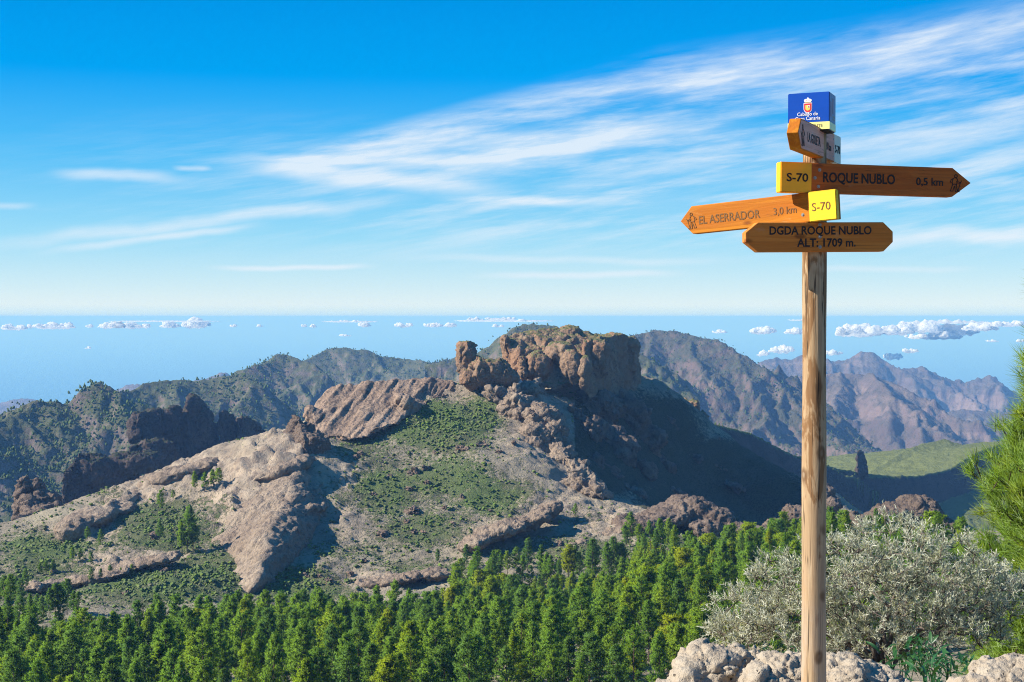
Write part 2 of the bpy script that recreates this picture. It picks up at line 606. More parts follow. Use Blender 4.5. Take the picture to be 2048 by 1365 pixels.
def build_tps():
    pts, h = [], []
    for x, y, z in NEAR:
        pts.append((x / y, math.log(y))); h.append(z / y)
    for px, py, Y in PIX:
        q = P(px, py, Y)
        pts.append((q[0] / q[1], math.log(q[1]))); h.append(q[2] / q[1])
    pts, h = np.array(pts), np.array(h)
    n = len(pts)
    d2 = ((pts[:, None] - pts[None]) ** 2).sum(-1)
    K = 0.5 * d2 * np.log(d2 + 1e-12)
    A = np.zeros((n + 3, n + 3))
    A[:n, :n] = K + np.eye(n) * 2e-5
    A[:n, n] = 1; A[:n, n + 1:] = pts
    A[n, :n] = 1; A[n + 1:, :n] = pts.T
    w = np.linalg.solve(A, np.concatenate([h, np.zeros(3)]))

    def f(a, ly):
        q = np.stack([a, ly], 1)
        out = np.empty(len(q))
        for s in range(0, len(q), 20000):
            e = q[s:s + 20000]
            d2 = (e[:, 0:1] - pts[None, :, 0]) ** 2 + (e[:, 1:2] - pts[None, :, 1]) ** 2
            out[s:s + 20000] = (0.5 * d2 * np.log(d2 + 1e-12)) @ w[:n] + w[n] + e @ w[n + 1:]
        return out
    return f


TPS = build_tps()

# where the slopes carry plants (value up to 1) and where bare slabs show: (px, py, rx, ry, value)
COVER = [(850, 960, 230, 130, .42), (760, 1080, 200, 70, .4), (1150, 1110, 260, 60, .4), (200, 1130, 260, 90, .45), (880, 850, 110, 60, 1.0), (960, 830, 60, 50, 0.8), (720, 900, 90, 50, 0.55), (760, 980, 120, 70, 0.7), (900, 960, 130, 60, 0.65), (1000, 1000, 120, 50, 0.75), (860, 1060, 120, 40, 0.75), (950, 1070, 80, 30, 0.6),
         (700, 1100, 110, 50, 0.45), (330, 1050, 130, 70, 0.9), (250, 1010, 60, 30, 0.8), (420, 1150, 90, 50, 1.0), (300, 1170, 200, 50, 0.75), (100, 1110, 130, 60, 0.75), (600, 1170, 120, 40, 0.9), (850, 1140, 200, 30, 0.5),
         (1150, 1100, 200, 40, 0.55), (1420, 1085, 130, 35, 0.8), (1180, 1040, 80, 25, 0.6), (1560, 1075, 80, 20, 0.7), (60, 1180, 120, 60, 0.6), (520, 1280, 700, 60, 0.5), (1400, 1180, 400, 90, 0.6), (1120, 820, 40, 20, 0.2),
         (1280, 890, 150, 110, .25), (1450, 960, 150, 80, .3), (1560, 990, 70, 40, 0.9), (1190, 860, 50, 60, 0.7), (1050, 910, 40, 25, 0.4), (230, 990, 50, 20, 0.7), (440, 1010, 60, 30, 0.9), (1800, 1080, 200, 40, 0.5)]
SHADE_SCRUB = [(1280, 890, 150, 110, 1.0), (1450, 950, 150, 80, 1.0), (1560, 990, 80, 45, 1.0), (1200, 850, 70, 70, 1.0), (1220, 950, 60, 50, .9), (1380, 1000, 120, 40, 1.0), (1360, 1035, 190, 30, 1.0), (1500, 1030, 100, 40, 1.0), (1180, 900, 40, 50, .8), (1340, 830, 60, 40, .9)]  # dark heath colour laid over the hollow to deepen its shade
SLABS = [(500, 940, 120, 60, 1.0), (400, 940, 120, 45, 1.0), (280, 985, 90, 30, 0.9), (560, 900, 90, 50, 1.0), (460, 1000, 90, 60, 1.0), (1080, 870, 60, 60, 0.9), (1060, 810, 60, 40, 0.9), (1150, 960, 50, 40, 0.9),
         (1100, 1010, 110, 25, 0.8), (1010, 1060, 110, 30, 0.7), (1250, 1040, 170, 35, 0.8), (800, 780, 130, 30, 1.0), (750, 1160, 90, 20, 0.7), (250, 1120, 150, 20, 0.8), (180, 1060, 80, 18, 0.7), (700, 1040, 40, 60, 0.5), (690, 950, 40, 40, 0.8), (1700, 1040, 60, 20, 0.6), (1200, 850, 60, 50, 0.55), (1310, 820, 60, 40, 0.55), (1400, 900, 70, 40, 0.5), (1270, 960, 60, 30, 0.45), (1500, 960, 60, 20, 0.5)]


def blobs(px, py, lst):
    v = np.zeros(len(px))
    for x, y, rx, ry, k in lst:
        v = np.maximum(v, k * np.exp(-(((px - x) / rx) ** 2 + ((py - y) / ry) ** 2) * 0.9))
    return v


def ground_height(x, y, detail=True):
    """height of the hillside surface at world x, y (arrays)"""
    x = np.asarray(x, float); y = np.asarray(y, float)
    z = TPS(x / y, np.log(y)) * y
    if detail:
        p = np.stack([x, y, z * 0.0], 1)
        k = sstep(y, 30, 350)
        z = z + k * (fbm(p / 55.0, 4) * 3.2 + (ridged(p / 22.0, 4) - 0.45) * 2.0) + (0.02 + 0.10 * sstep(y, 8, 60)) * fbm(p / 1.3, 3)
    return z


def build_hillside():
    nc = 450
    a = np.linspace(-0.47, 0.47, nc)
    ys = [np.geomspace(2.0, 60, 55)[:-1], np.geomspace(60, 330, 40)[:-1], np.linspace(330, 620, 130)[:-1], np.linspace(620, 1010, 370)[:-1], np.linspace(1010, 1300, 40)]
    y = np.concatenate(ys)
    A, Yg = np.meshgrid(a, y)
    X = (A * Yg).ravel(); Y = Yg.ravel()
    Z = ground_height(X, Y)
    V = np.stack([X, Y, Z], 1)
    px, py = proj(V)
    cover = blobs(px, py, COVER)
    slab = blobs(px, py, SLABS)
    near = sstep(Y, 40, 14)
    cover = np.maximum(cover, sstep(Y, 300, 40) * 0.6 * (1 - near))
    # slabs: broken rock ribs that run down the slope
    q = np.stack([X, Y, Z], 1)
    k = sstep(Y, 200, 500)
    rib = ridged(np.stack([X * 0.045 + Z * 0.03, Y * 0.045, Z * 0.09], 1), 5)
    f1, f2, cv, ct = cells(np.stack([X / 9.0 + Z * 0.05, Y / 9.0, Z / 6.0], 1), 3)
    g1, g2, cw, cu = cells(np.stack([X / 3.2, Y / 3.2, Z / 3.0], 1), 5)
    blocks = (cv - 0.5) * 1.8 + ct * 2.2 + (sstep(f2 - f1, 0, .2) - .8) * 1.2 + (cw - 0.5) * 0.7 + cu * 0.8
    Z2 = Z + k * slab * ((rib - 0.35) * 4.0 + blocks) + k * (1 - slab) * (cw - 0.5) * 0.8
    # bush hummocks
    Z2 = Z2 + k * cover * np.clip(fbm(q / 5.0, 2) + 0.1, 0, 1) * 1.2
    V[:, 2] = Z2
    me = mesh_np('hillside', V, grid_faces(len(y), nc))
    add_attr(me, 'cover', np.clip(cover * (1 - slab * 0.6), 0, 1))
    add_attr(me, 'rock', np.clip(slab + near, 0, 1))
    add_attr(me, 'shade_scrub', blobs(px, py, SHADE_SCRUB) * (Y > 775) * (px > 1150))
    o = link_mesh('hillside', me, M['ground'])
    setp(o, kind='structure', label='rocky hillside falling from the viewpoint and rising to the crag')
    return o


hillside = build_hillside()


def build_viewpoint():
    """the stony ground the viewer stands on, rising gently behind"""
    n = 70
    a = np.linspace(-40, 40, n)
    y = np.concatenate([-np.geomspace(60, 0.4, 50), [0.8, 1.6, 2.2]])
    X, Y = np.meshgrid(a, y)
    X, Y = X.ravel(), Y.ravel()
    zf = ground_height(np.clip(X, -.9, .9), np.full(len(X), 2.2))
    Z = zf - 0.012 + np.clip(-Y, 0, 60) * 0.16 - 0.02 * np.clip(np.abs(X) - 8, 0, 40) + 0.25 * fbm(np.stack([X / 6, Y / 6, X * 0], 1), 3) * sstep(-Y, 0, 6)  # unseen rise behind, shaped to cut sky light and bounce warmth onto the sign
    ok = sstep(np.abs(X), 1.2, 12) * sstep(Y, -1, 2)
    Z = Z - ok * 2.5
    me = mesh_np('viewpoint_ground', np.stack([X, Y, Z], 1), grid_faces(len(y), n))
    add_attr(me, 'cover', np.zeros(len(X))); add_attr(me, 'rock', np.ones(len(X)))
    setp(link_mesh('viewpoint_ground', me, M['ground']), kind='structure', label='stony ground of the viewpoint')


build_viewpoint()


# ------------------------------------------------------------------ crags: solids made of lumps, weathered by noise
def lump_bm(bm, px, py, Y, rx, rz, ry, tilt=0.0, box=0.0, yaw=0.0):
    """ellipsoid (box=0) to rounded block (box=1) centred on a surveyed place; rx, rz in photo pixels, ry in metres"""
    c = P(px, py, Y)
    k = Y / F
    r = bmesh.ops.create_icosphere(bm, subdivisions=3, radius=1.0)
    R = Matrix.Rotation(math.radians(yaw), 3, 'Z') @ Matrix.Rotation(math.radians(-tilt), 3, 'Y')
    e = 1.0 - 0.62 * box
    for v in r['verts']:
        co = v.co
        q = Vector([math.copysign(abs(t) ** e, t) for t in co])
        if box:
            q *= 0.9
        q = R @ Vector((q.x * rx * k, q.y * ry, q.z * rz * k))
        v.co = q + Vector(c)


def crag(name, lumps, mat, voxel=1.3, amp=3.0, wl=18.0, fine=0.8, stretch=(1, 1, 1), seed=0.0, label=None, smooth=1, kind='structure', cat=None, group=None, rid=0.6, facet=0.0, block=1.0, rot=0.0, big=0.0, calm=0.0):
    bm = bmesh.new()
    for L in lumps:
        if L[0] == 'hull':
            b2 = bmesh.new()
            for q in L[1]:
                b2.verts.new(P(*q))
            bmesh.ops.convex_hull(b2, input=b2.verts[:])
            tmp = bpy.data.meshes.new('t')
            b2.to_mesh(tmp); b2.free()
            bm.from_mesh(tmp)
            bpy.data.meshes.remove(tmp)
        else:
            lump_bm(bm, *L)
    me = bpy.data.meshes.new(name)
    bm.to_mesh(me); bm.free()
    o = bpy.data.objects.new(name, me)
    COL.objects.link(o)
    md = o.modifiers.new('r', 'REMESH')
    md.mode = 'VOXEL'; md.voxel_size = voxel; md.use_smooth_shade = True
    if smooth:
        ms = o.modifiers.new('s', 'SMOOTH'); ms.factor = 0.5; ms.iterations = smooth
    dg = bpy.context.evaluated_depsgraph_get()
    me2 = bpy.data.meshes.new_from_object(o.evaluated_get(dg))
    o.modifiers.clear()
    o.data = me2
    bpy.data.meshes.remove(me)
    me2.name = name
    co = get_co(me2); no = get_no(me2)
    st = np.array(stretch, float)
    ca, sa = math.cos(math.radians(rot)), math.sin(math.radians(rot))
    q = np.stack([co[:, 0] * ca + co[:, 2] * sa, co[:, 1], co[:, 2] * ca - co[:, 0] * sa], 1) * st + seed
    d = amp * ((ridged(q / wl, 5, 0.55) - 0.42) * 1.5 * rid + fbm(q / (wl * 0.8) + 5, 4, 0.5) * (1 - rid))
    wq = q / wl
    warp = 0.3 * np.stack([fbm(wq, 2), fbm(wq + 31, 2), fbm(wq + 57, 2)], 1)
    for sz, ka in ((0.8, 0.75), (0.34, 0.34), (0.13, 0.14)):
        f1, f2, cv, ct = cells(q / (wl * sz) + warp, int(seed + sz * 100))
        d = d + amp * ka * block * ((cv - 0.5) * 0.55 + ct * 0.95 + 0.55 * (sstep(f2 - f1, 0.0, 0.16) - 0.85))
    d = d + fine * (ridged(q / (wl * 0.2) + 9, 4, 0.6) - 0.4) * 1.4
    if calm:
        d = d * (1 - calm * np.clip(no[:, 2] * 1.3, 0, 1))
    if big:
        d = d + big * fbm(co / 34.0 + seed, 3)
    if facet:
        # stepped ledges
        lev = co[:, 2] / facet + fbm(co / 30.0, 2) * 0.8
        fr = lev - np.floor(lev)
        d = d + amp * 0.35 * (sstep(fr, 0.0, 0.25) - fr)
    co2 = co + no * d[:, None]
    me2.vertices.foreach_set('co', np.ascontiguousarray(co2, np.float32).ravel())
    me2.update()
    me2.materials.append(mat)
    setp(o, label=label, kind=kind, cat=cat, group=group)
    return o


def build_crags():
    # the summit block with its shaded right-hand cliff
    crag('summit_crag', [
        ('hull', [(1003, 692, 940), (1010, 672, 942), (1032, 669, 945), (1100, 658, 965), (1138, 651, 970), (1165, 668, 962), (1205, 673, 955), (1180, 765, 914), (1120, 780, 910), (1060, 768, 914), (1008, 748, 925), (1010, 692, 990), (1160, 668, 1005)]),
        ('hull', [(1160, 765, 912), (1168, 685, 922), (1200, 672, 935), (1242, 668, 958), (1272, 682, 985), (1282, 740, 990), (1280, 800, 990), (1180, 800, 915), (1190, 672, 1005), (1270, 684, 1015)]),
        (1140, 664, 965, 24, 14, 12, 0, .3), (1120, 705, 928, 34, 26, 12, -10, .2), (1140, 735, 918, 26, 40, 11, 0, .2), (1075, 735, 920, 30, 30, 12, 10, .2), (1011, 688, 940, 12, 22, 8, 8, .3), (1200, 715, 932, 26, 44, 12, 0, .3), (1262, 715, 982, 18, 44, 14, 0, .3), (1170, 745, 914, 14, 34, 8, 0, .2)],
        M['rock_orange'], 1.0, 2.8, 24, 0.8, (1, 1, .7), 2.0, 'brown rock summit with a shaded cliff on its right side', block=0.75)
    crag('rock_pinnacle', [
        (932, 722, 895, 23, 44, 9, 4, .35), (936, 700, 895, 17, 22, 8, 0, .2), (965, 745, 893, 36, 32, 15, -12, .3), (995, 748, 894, 30, 34, 14, 10, .35), (945, 755, 892, 30, 24, 12, 0, .35), (1015, 760, 897, 22, 20, 10, 0, .2)],
        M['rock_orange'], 0.8, 2.0, 10, 0.6, (1, 1, .8), 5.0, 'orange rock pinnacle leaning beside a rounded lump')
    crag('rock_outcrop', [(1045, 735, 915, 11, 26, 6, 2, .3), (1047, 745, 914, 12, 18, 6, 0, .3)], M['rock_orange'], 0.6, 1.2, 7, 0.4, seed=8.0, label='small orange rock tower at the foot of the summit')
    # slabs that carry the ridge left of the pinnacle
    crag('fluted_cliff', [
        ('hull', [(612, 838, 866), (632, 800, 874), (655, 775, 880), (700, 776, 884), (722, 784, 884), (758, 760, 890), (830, 757, 906), (908, 757, 908), (606, 866, 842), (645, 882, 828), (722, 878, 826), (775, 857, 836), (832, 820, 862), (905, 786, 895), (660, 790, 930), (830, 765, 950), (900, 765, 950), (620, 880, 880)]),
        (628, 838, 856, 22, 36, 10, 28, .2), (812, 804, 864, 30, 13, 8, -30, .2)],
        M['rock_fluted'], 0.9, 4.2, 15, 0.7, (1.3, .15, .16), 11.0, 'tan rock cliff with deep slanting flutes left of the pinnacle', rid=0.9, block=0.3, rot=-30.0, calm=0.42)
    crag('rock_knob', [
        ('hull', [(584, 828, 806), (596, 836, 800), (572, 852, 808), (556, 895, 812), (570, 930, 800), (620, 950, 782), (650, 950, 790), (672, 925, 806), (660, 890, 812), (630, 855, 806), (610, 880, 786), (600, 930, 780)]),
        (630, 890, 798, 30, 30, 12, -40, .35)],
        M['rock_brown'], 0.8, 2.0, 14, 0.9, (1, 1, 1), 21.0, 'dark brown broken rock knob on the ridge')
    # the great pale dome
    crag('rock_dome', [
        ('hull', [(600, 938, 766), (650, 962, 765), (690, 990, 775), (640, 985, 752), (592, 1005, 722), (548, 1050, 692), (528, 1105, 664), (518, 1160, 640), (500, 1184, 634), (470, 1184, 648), (432, 1168, 690), (402, 1110, 735), (388, 1070, 760), (400, 1010, 785), (440, 960, 798), (490, 936, 800), (540, 922, 800),
                  (700, 1020, 785), (668, 1058, 752), (622, 1105, 712), (578, 1148, 676), (545, 1174, 650), (600, 1190, 700), (480, 1230, 680)]),
        (560, 940, 780, 80, 18, 28, 18, .2), (610, 1012, 735, 46, 11, 10, -8, .3), (585, 1040, 718, 42, 10, 9, -12, .3), (572, 1066, 706, 38, 10, 8, -14, .3), (660, 1008, 766, 40, 12, 12, -10, .3)],
        M['rock_tan'], 0.95, 2.0, 24, 0.7, (1.5, 1.0, .6), 31.0, 'pale tan rock dome bulging from the slope', rid=0.65, block=0.7, rot=-28.0, big=5.0)
    # ribs left of the dome
    crag('slab_ridge', [
        ('hull', [(225, 978, 800), (300, 945, 815), (400, 915, 825), (470, 893, 830), (540, 868, 835), (575, 868, 825), (560, 905, 800), (480, 960, 780), (390, 985, 775), (300, 1000, 775), (235, 1000, 785), (400, 1000, 800), (560, 930, 830)]),
        (360, 948, 795, 100, 16, 20, 16, .3), (180, 1040, 745, 60, 22, 16, 12, .4), (150, 1058, 735, 40, 26, 14, 8, .4), (250, 1000, 775, 40, 18, 14, 10, .3), (222, 1014, 755, 14, 18, 8, 0, .3), (250, 1018, 757, 20, 10, 8, 0, .3)],
         M['rock_tan'], 1.1, 2.0, 18, 0.6, (.7, 1, 1.3), 41.0, 'long pale slab ridge climbing from the left', rid=0.5, block=0.8, rot=-20.0)
    crag('left_cliff', [(48, 985, 800, 14, 38, 8, 3, .4), (60, 1020, 795, 30, 34, 14, 0, .4), (85, 1040, 790, 40, 40, 16, 0, .4), (50, 1070, 780, 28, 48, 14, 0, .5), (100, 1075, 775, 34, 34, 14, 0, .5), (70, 975, 805, 24, 16, 8, -25, .3), (95, 995, 800, 24, 14, 10, -15, .3), (150, 1030, 790, 40, 22, 14, 0, .3)],
         M['rock_brown'], 0.9, 2.8, 12, 0.9, seed=51.0, label='brown broken cliff at the left end of the ridge')
    # arete running down from the summit, dividing light from shade
    crag('rock_spur', [
        ('hull', [(985, 788, 895), (1050, 790, 890), (1100, 838, 868), (1128, 905, 840), (1160, 950, 815), (1225, 992, 785), (1215, 1005, 778), (1130, 965, 800), (1080, 905, 828), (1040, 850, 858), (990, 815, 880), (1130, 990, 820), (1060, 900, 880)]),
        (1000, 795, 885, 40, 20, 14, -30, .3), (1040, 815, 872, 46, 30, 14, -25, .3), (1028, 790, 880, 14, 22, 8, 0, .3), (1085, 840, 860, 44, 34, 14, -35, .3), (1110, 880, 845, 26, 42, 12, -10, .4), (1070, 880, 842, 40, 34, 14, -30, .25), (1120, 920, 828, 26, 32, 11, -10, .35),
        (1145, 945, 815, 26, 26, 11, -20, .35), (1170, 975, 790, 40, 22, 12, -30, .3), (1195, 985, 782, 30, 18, 10, -20, .3), (1100, 930, 820, 30, 16, 10, -30, .2), (1060, 780, 900, 30, 20, 12, 0, .3), (1125, 965, 800, 20, 14, 8, 0, .3)],
         M['rock_tan'], 0.95, 3.2, 13, 1.0, seed=61.0, label='rugged tan spur running down from the summit')
    # broken rock bands on the shaded flank
    crag('shaded_cliff', [(1200, 815, 935, 50, 40, 16, -20, .4), (1260, 830, 950, 46, 36, 14, -30, .4), (1180, 870, 900, 36, 40, 14, -20, .4), (1235, 900, 908, 46, 44, 14, -25, .35), (1300, 880, 950, 36, 40, 12, -35, .35), (1340, 850, 985, 30, 20, 10, -35, .3), (1220, 950, 880, 30, 22, 10, -20, .3),
        (1380, 850, 1000, 40, 16, 10, -38, .3), (1290, 940, 915, 30, 18, 8, -30, .3), (1420, 880, 1000, 20, 10, 8, -36, .3), (1150, 830, 905, 24, 24, 10, -20, .3), (1330, 930, 950, 30, 16, 7, -30, .3), (1385, 915, 978, 26, 14, 7, -34, .3), (1440, 935, 982, 22, 10, 6, -34, .3), (1270, 985, 872, 26, 12, 7, -20, .3), (1350, 985, 925, 24, 10, 6, -20, .3), (1470, 975, 968, 26, 9, 6, -25, .3), (1195, 925, 872, 20, 22, 8, -20, .3)],
         M['rock_brown'], 1.2, 4.0, 18, 1.2, (1, 1, .7), 64.0, 'broken rock bands on the shaded flank under the summit')
    # humps in front of the shaded hollow
    crag('rock_hump', [(1385, 1022, 730, 60, 30, 16, -6, .35), (1330, 1035, 725, 70, 26, 18, 10, .3), (1435, 1038, 725, 40, 26, 14, -24, .35), (1275, 1050, 720, 60, 20, 16, 8, .3), (1480, 1062, 715, 40, 16, 12, -16, .3), (1375, 1003, 735, 20, 12, 8, 0, .3), (1410, 1055, 715, 40, 20, 12, 0, .3)],
         M['rock_brown'], 0.7, 1.7, 15, 0.8, seed=71.0, label='low brown rock hump in front of the shaded hollow')
    crag('rock_hump', [(1560, 1050, 770, 40, 12, 10, 10, .3), (1590, 1030, 780, 30, 22, 10, 6, .3), (1620, 1030, 790, 22, 24, 10, 0, .3), (1650, 990, 850, 22, 24, 10, -30, .3), (1665, 1010, 845, 22, 20, 10, -30, .3), (1525, 1058, 760, 30, 8, 8, 0, .3)],
         M['rock_brown'], 0.7, 1.7, 13, 0.8, seed=75.0, label='dark rock ledge behind the post')
    crag('rock_hump', [(1800, 1030, 610, 70, 26, 12, 6, .35), (1840, 1022, 612, 50, 28, 12, -8, .35), (1740, 1045, 605, 50, 18, 12, 12, .3), (1880, 1045, 610, 34, 26, 10, -35, .35), (1715, 1040, 606, 16, 14, 8, 0, .3), (1830, 1005, 614, 22, 12, 7, 0, .3), (1905, 1065, 606, 14, 22, 8, -25, .3)],
         M['rock_brown'], 0.7, 1.7, 12, 0.8, seed=79.0, label='dark brown rock hump right of the post')
    # lit ledges low on the slope
    crag('rock_ledge', [(1000, 1062, 700, 60, 16, 14, 14, .4), (1060, 1040, 715, 50, 16, 14, 18, .4), (950, 1085, 690, 40, 12, 12, 14, .4), (1100, 1018, 735, 30, 14, 10, 20, .4)], M['rock_tan'], 0.9, 1.8, 10, 0.6, seed=85.0, label='slanting pale rock ledge on the green slope')
    crag('rock_ledge', [(270, 1130, 670, 110, 10, 10, 12, .35), (170, 1160, 655, 100, 10, 10, 10, .35), (60, 1175, 650, 80, 8, 10, 8, .35)], M['rock_tan'], 0.9, 1.6, 10, 0.6, seed=87.0, label='thin rock ledge among the pines at the far left')
    crag('rock_ledge', [(780, 1160, 655, 80, 12, 10, 8, .35), (860, 1150, 660, 60, 10, 10, 4, .3)], M['rock_tan'], 0.9, 1.6, 10, 0.6, seed=89.0, label='flat rock ledge above the forest edge')
    crag('rock_ledge', [(1230, 1065, 715, 80, 12, 12, 14, .35), (1150, 1085, 705, 40, 8, 10, 12, .3)], M['rock_tan'], 0.9, 1.6, 10, 0.6, seed=91.0, label='pale rock ledge below the hump')
    # far side of the ridge: little lit tower
    crag('rock_outcrop', [(1385, 820, 1060, 14, 24, 9, -12, .35), (1402, 840, 1062, 14, 20, 9, -20, .35), (1370, 812, 1064, 9, 16, 8, 0, .3)], M['rock_orange'], 0.8, 1.8, 8, 0.6, seed=95.0, label='small lit rock tower behind the right ridge')
    # dark crag group on the left, beyond the slab ridge: walls turned away from the sun
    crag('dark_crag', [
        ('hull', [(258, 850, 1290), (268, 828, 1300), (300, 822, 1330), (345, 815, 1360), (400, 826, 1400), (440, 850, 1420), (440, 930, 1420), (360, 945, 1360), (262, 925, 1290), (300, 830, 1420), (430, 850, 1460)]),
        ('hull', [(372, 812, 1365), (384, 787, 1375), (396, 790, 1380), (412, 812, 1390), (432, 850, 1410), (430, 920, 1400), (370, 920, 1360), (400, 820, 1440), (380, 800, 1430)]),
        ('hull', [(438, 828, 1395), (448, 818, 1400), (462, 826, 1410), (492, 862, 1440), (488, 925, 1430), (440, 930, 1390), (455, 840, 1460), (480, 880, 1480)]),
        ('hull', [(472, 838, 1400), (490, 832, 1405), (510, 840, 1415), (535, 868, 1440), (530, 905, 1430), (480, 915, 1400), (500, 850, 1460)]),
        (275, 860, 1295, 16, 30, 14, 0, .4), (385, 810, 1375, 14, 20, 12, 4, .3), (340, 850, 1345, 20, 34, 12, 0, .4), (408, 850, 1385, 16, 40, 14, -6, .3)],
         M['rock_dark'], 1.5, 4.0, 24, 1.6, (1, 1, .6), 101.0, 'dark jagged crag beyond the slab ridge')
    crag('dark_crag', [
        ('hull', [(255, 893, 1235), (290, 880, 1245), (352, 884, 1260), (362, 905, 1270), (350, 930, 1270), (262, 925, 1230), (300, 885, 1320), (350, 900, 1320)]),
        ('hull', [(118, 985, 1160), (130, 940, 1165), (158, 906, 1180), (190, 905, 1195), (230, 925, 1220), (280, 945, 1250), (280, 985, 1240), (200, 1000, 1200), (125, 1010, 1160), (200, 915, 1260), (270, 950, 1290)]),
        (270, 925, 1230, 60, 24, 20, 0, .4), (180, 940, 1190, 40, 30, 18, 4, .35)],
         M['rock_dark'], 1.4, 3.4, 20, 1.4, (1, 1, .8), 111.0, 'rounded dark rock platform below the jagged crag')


build_crags()
# ------------------------------------------------------------------ the ranges behind
def seg_height(X, Y, ridges):
    """height of ridge lines: each ridge = (points (n,3), slope towards the viewer, slope away)"""
    Z = np.full(len(X), -1e9)
    for pts, s_f, s_b in ridges:
        pts = np.asarray(pts, float)
        best = np.full(len(X), 1e18); zb = np.zeros(len(X)); sb = np.zeros(len(X), bool)
        for a, b in zip(pts[:-1], pts[1:]):
            d = b[:2] - a[:2]
            L2 = max(d @ d, 1e-6)
            t = np.clip(((X - a[0]) * d[0] + (Y - a[1]) * d[1]) / L2, 0, 1)
            dist = np.hypot(X - a[0] - t * d[0], Y - a[1] - t * d[1])
            zc = a[2] + t * (b[2] - a[2])
            if s_f == s_b:
                Z = np.maximum(Z, zc - s_f * dist * (1 - 0.12 * np.tanh(dist / 400.0)))
                continue
            nr = dist < best
            side = (X - a[0]) * d[1] - (Y - a[1]) * d[0] < 0      # beyond the line, seen from the viewer
            best = np.where(nr, dist, best); zb = np.where(nr, zc, zb); sb = np.where(nr, side, sb)
        if s_f != s_b:
            s = np.where(sb, s_b, s_f)
            Z = np.maximum(Z, zb - s * best * (1 - 0.12 * np.tanh(best / 400.0)))
    return Z


def spurs(crest, rs, every, length, drop, s_side, jit=0.35, sub=2, lean=0.0):
    """spurs that leave a crest towards the viewer, each with side spurs"""
    out = []
    crest = np.asarray(crest, float)
    seg = np.linalg.norm(np.diff(crest[:, :2], axis=0), axis=1)
    cum = np.concatenate([[0], np.cumsum(seg)])
    s = every * rs.uniform(.2, .6)
    while s < cum[-1]:
        p = np.array([np.interp(s, cum, crest[:, k]) for k in range(3)])
        ang = -PI / 2 + rs.uniform(-.7, .7) + lean
        n = 4
        L = length * rs.uniform(.6, 1.2)
        line = [p]
        q = p.copy()
        for k in range(n):
            ang += rs.uniform(-jit, jit)
            st = L / n
            q = q + np.array([math.cos(ang) * st, math.sin(ang) * st, -st * drop * rs.uniform(.5, 1.4)])
            line.append(q.copy())
            for _ in range(sub):
                if rs.random() < .6:
                    a2 = ang + rs.choice([-1, 1]) * rs.uniform(.6, 1.2)
                    st2 = L * rs.uniform(.2, .4)
                    e = q + np.array([math.cos(a2) * st2, math.sin(a2) * st2, -st2 * drop * rs.uniform(.9, 1.6)])
                    out.append((np.array([q, e]), s_side, s_side))
        out.append((np.array(line), s_side, s_side))
        s += every * rs.uniform(.7, 1.3)
    return out


def mountain(name, ridges, mat, px0, px1, Y0, Y1, nc, nr, amp, wl, floor, label, seed, fine=0.35, keep=None, erode=1.0):
    a = np.linspace((px0 - 1024) / F, (px1 - 1024) / F, nc)
    y = np.linspace(Y0, Y1, nr)
    A, Yg = np.meshgrid(a, y)
    X = (A * Yg).ravel(); Yv = Yg.ravel()
    # wander of the ground plan, so that ridges are never ruled lines
    q = np.stack([X, Yv, np.zeros(len(X))], 1)
    wx = fbm(q / (wl * 2.2) + seed, 3) * wl * 0.35
    wy = fbm(q / (wl * 2.2) + seed + 40, 3) * wl * 0.35
    Zc = seg_height(X, Yv, ridges)
    Zw = seg_height(X + wx, Yv + wy, ridges)
    Z = np.minimum(Zw, Zc + amp * 0.25)
    Z = np.where(Zw > Zc, Zc * 0.75 + Z * 0.25, Zw * 0.8 + Zc * 0.2)
    top = seg_height(X, Yv, ridges[:keep or 1])
    depth = np.clip((np.max(Z) - Z) / (amp * 6), 0, 1)
    r = ridged(np.stack([(X + wx) / wl, (Yv + wy) / (wl * 1.5), Z / (wl * 2.2) + seed], 1), 6, 0.5)
    Z = Z + 1.15 * amp * erode * (r - 0.5) * (0.25 + depth)
    Z = Z + 1.1 * amp * fine * fbm(q / (wl * 0.16) + seed, 4, 0.6) * (0.4 + 0.6 * depth)
    Z = np.maximum(Z, floor + fbm(q / 400.0, 3) * 25)
    me = mesh_np(name, np.stack([X, Yv, Z], 1), grid_faces(nr, nc))
    o = link_mesh(name, me, mat)
    setp(o, kind='structure', label=label)
    return o


def pts(*a):
    return np.array([P(*q) for q in a])


FIELDS = {}


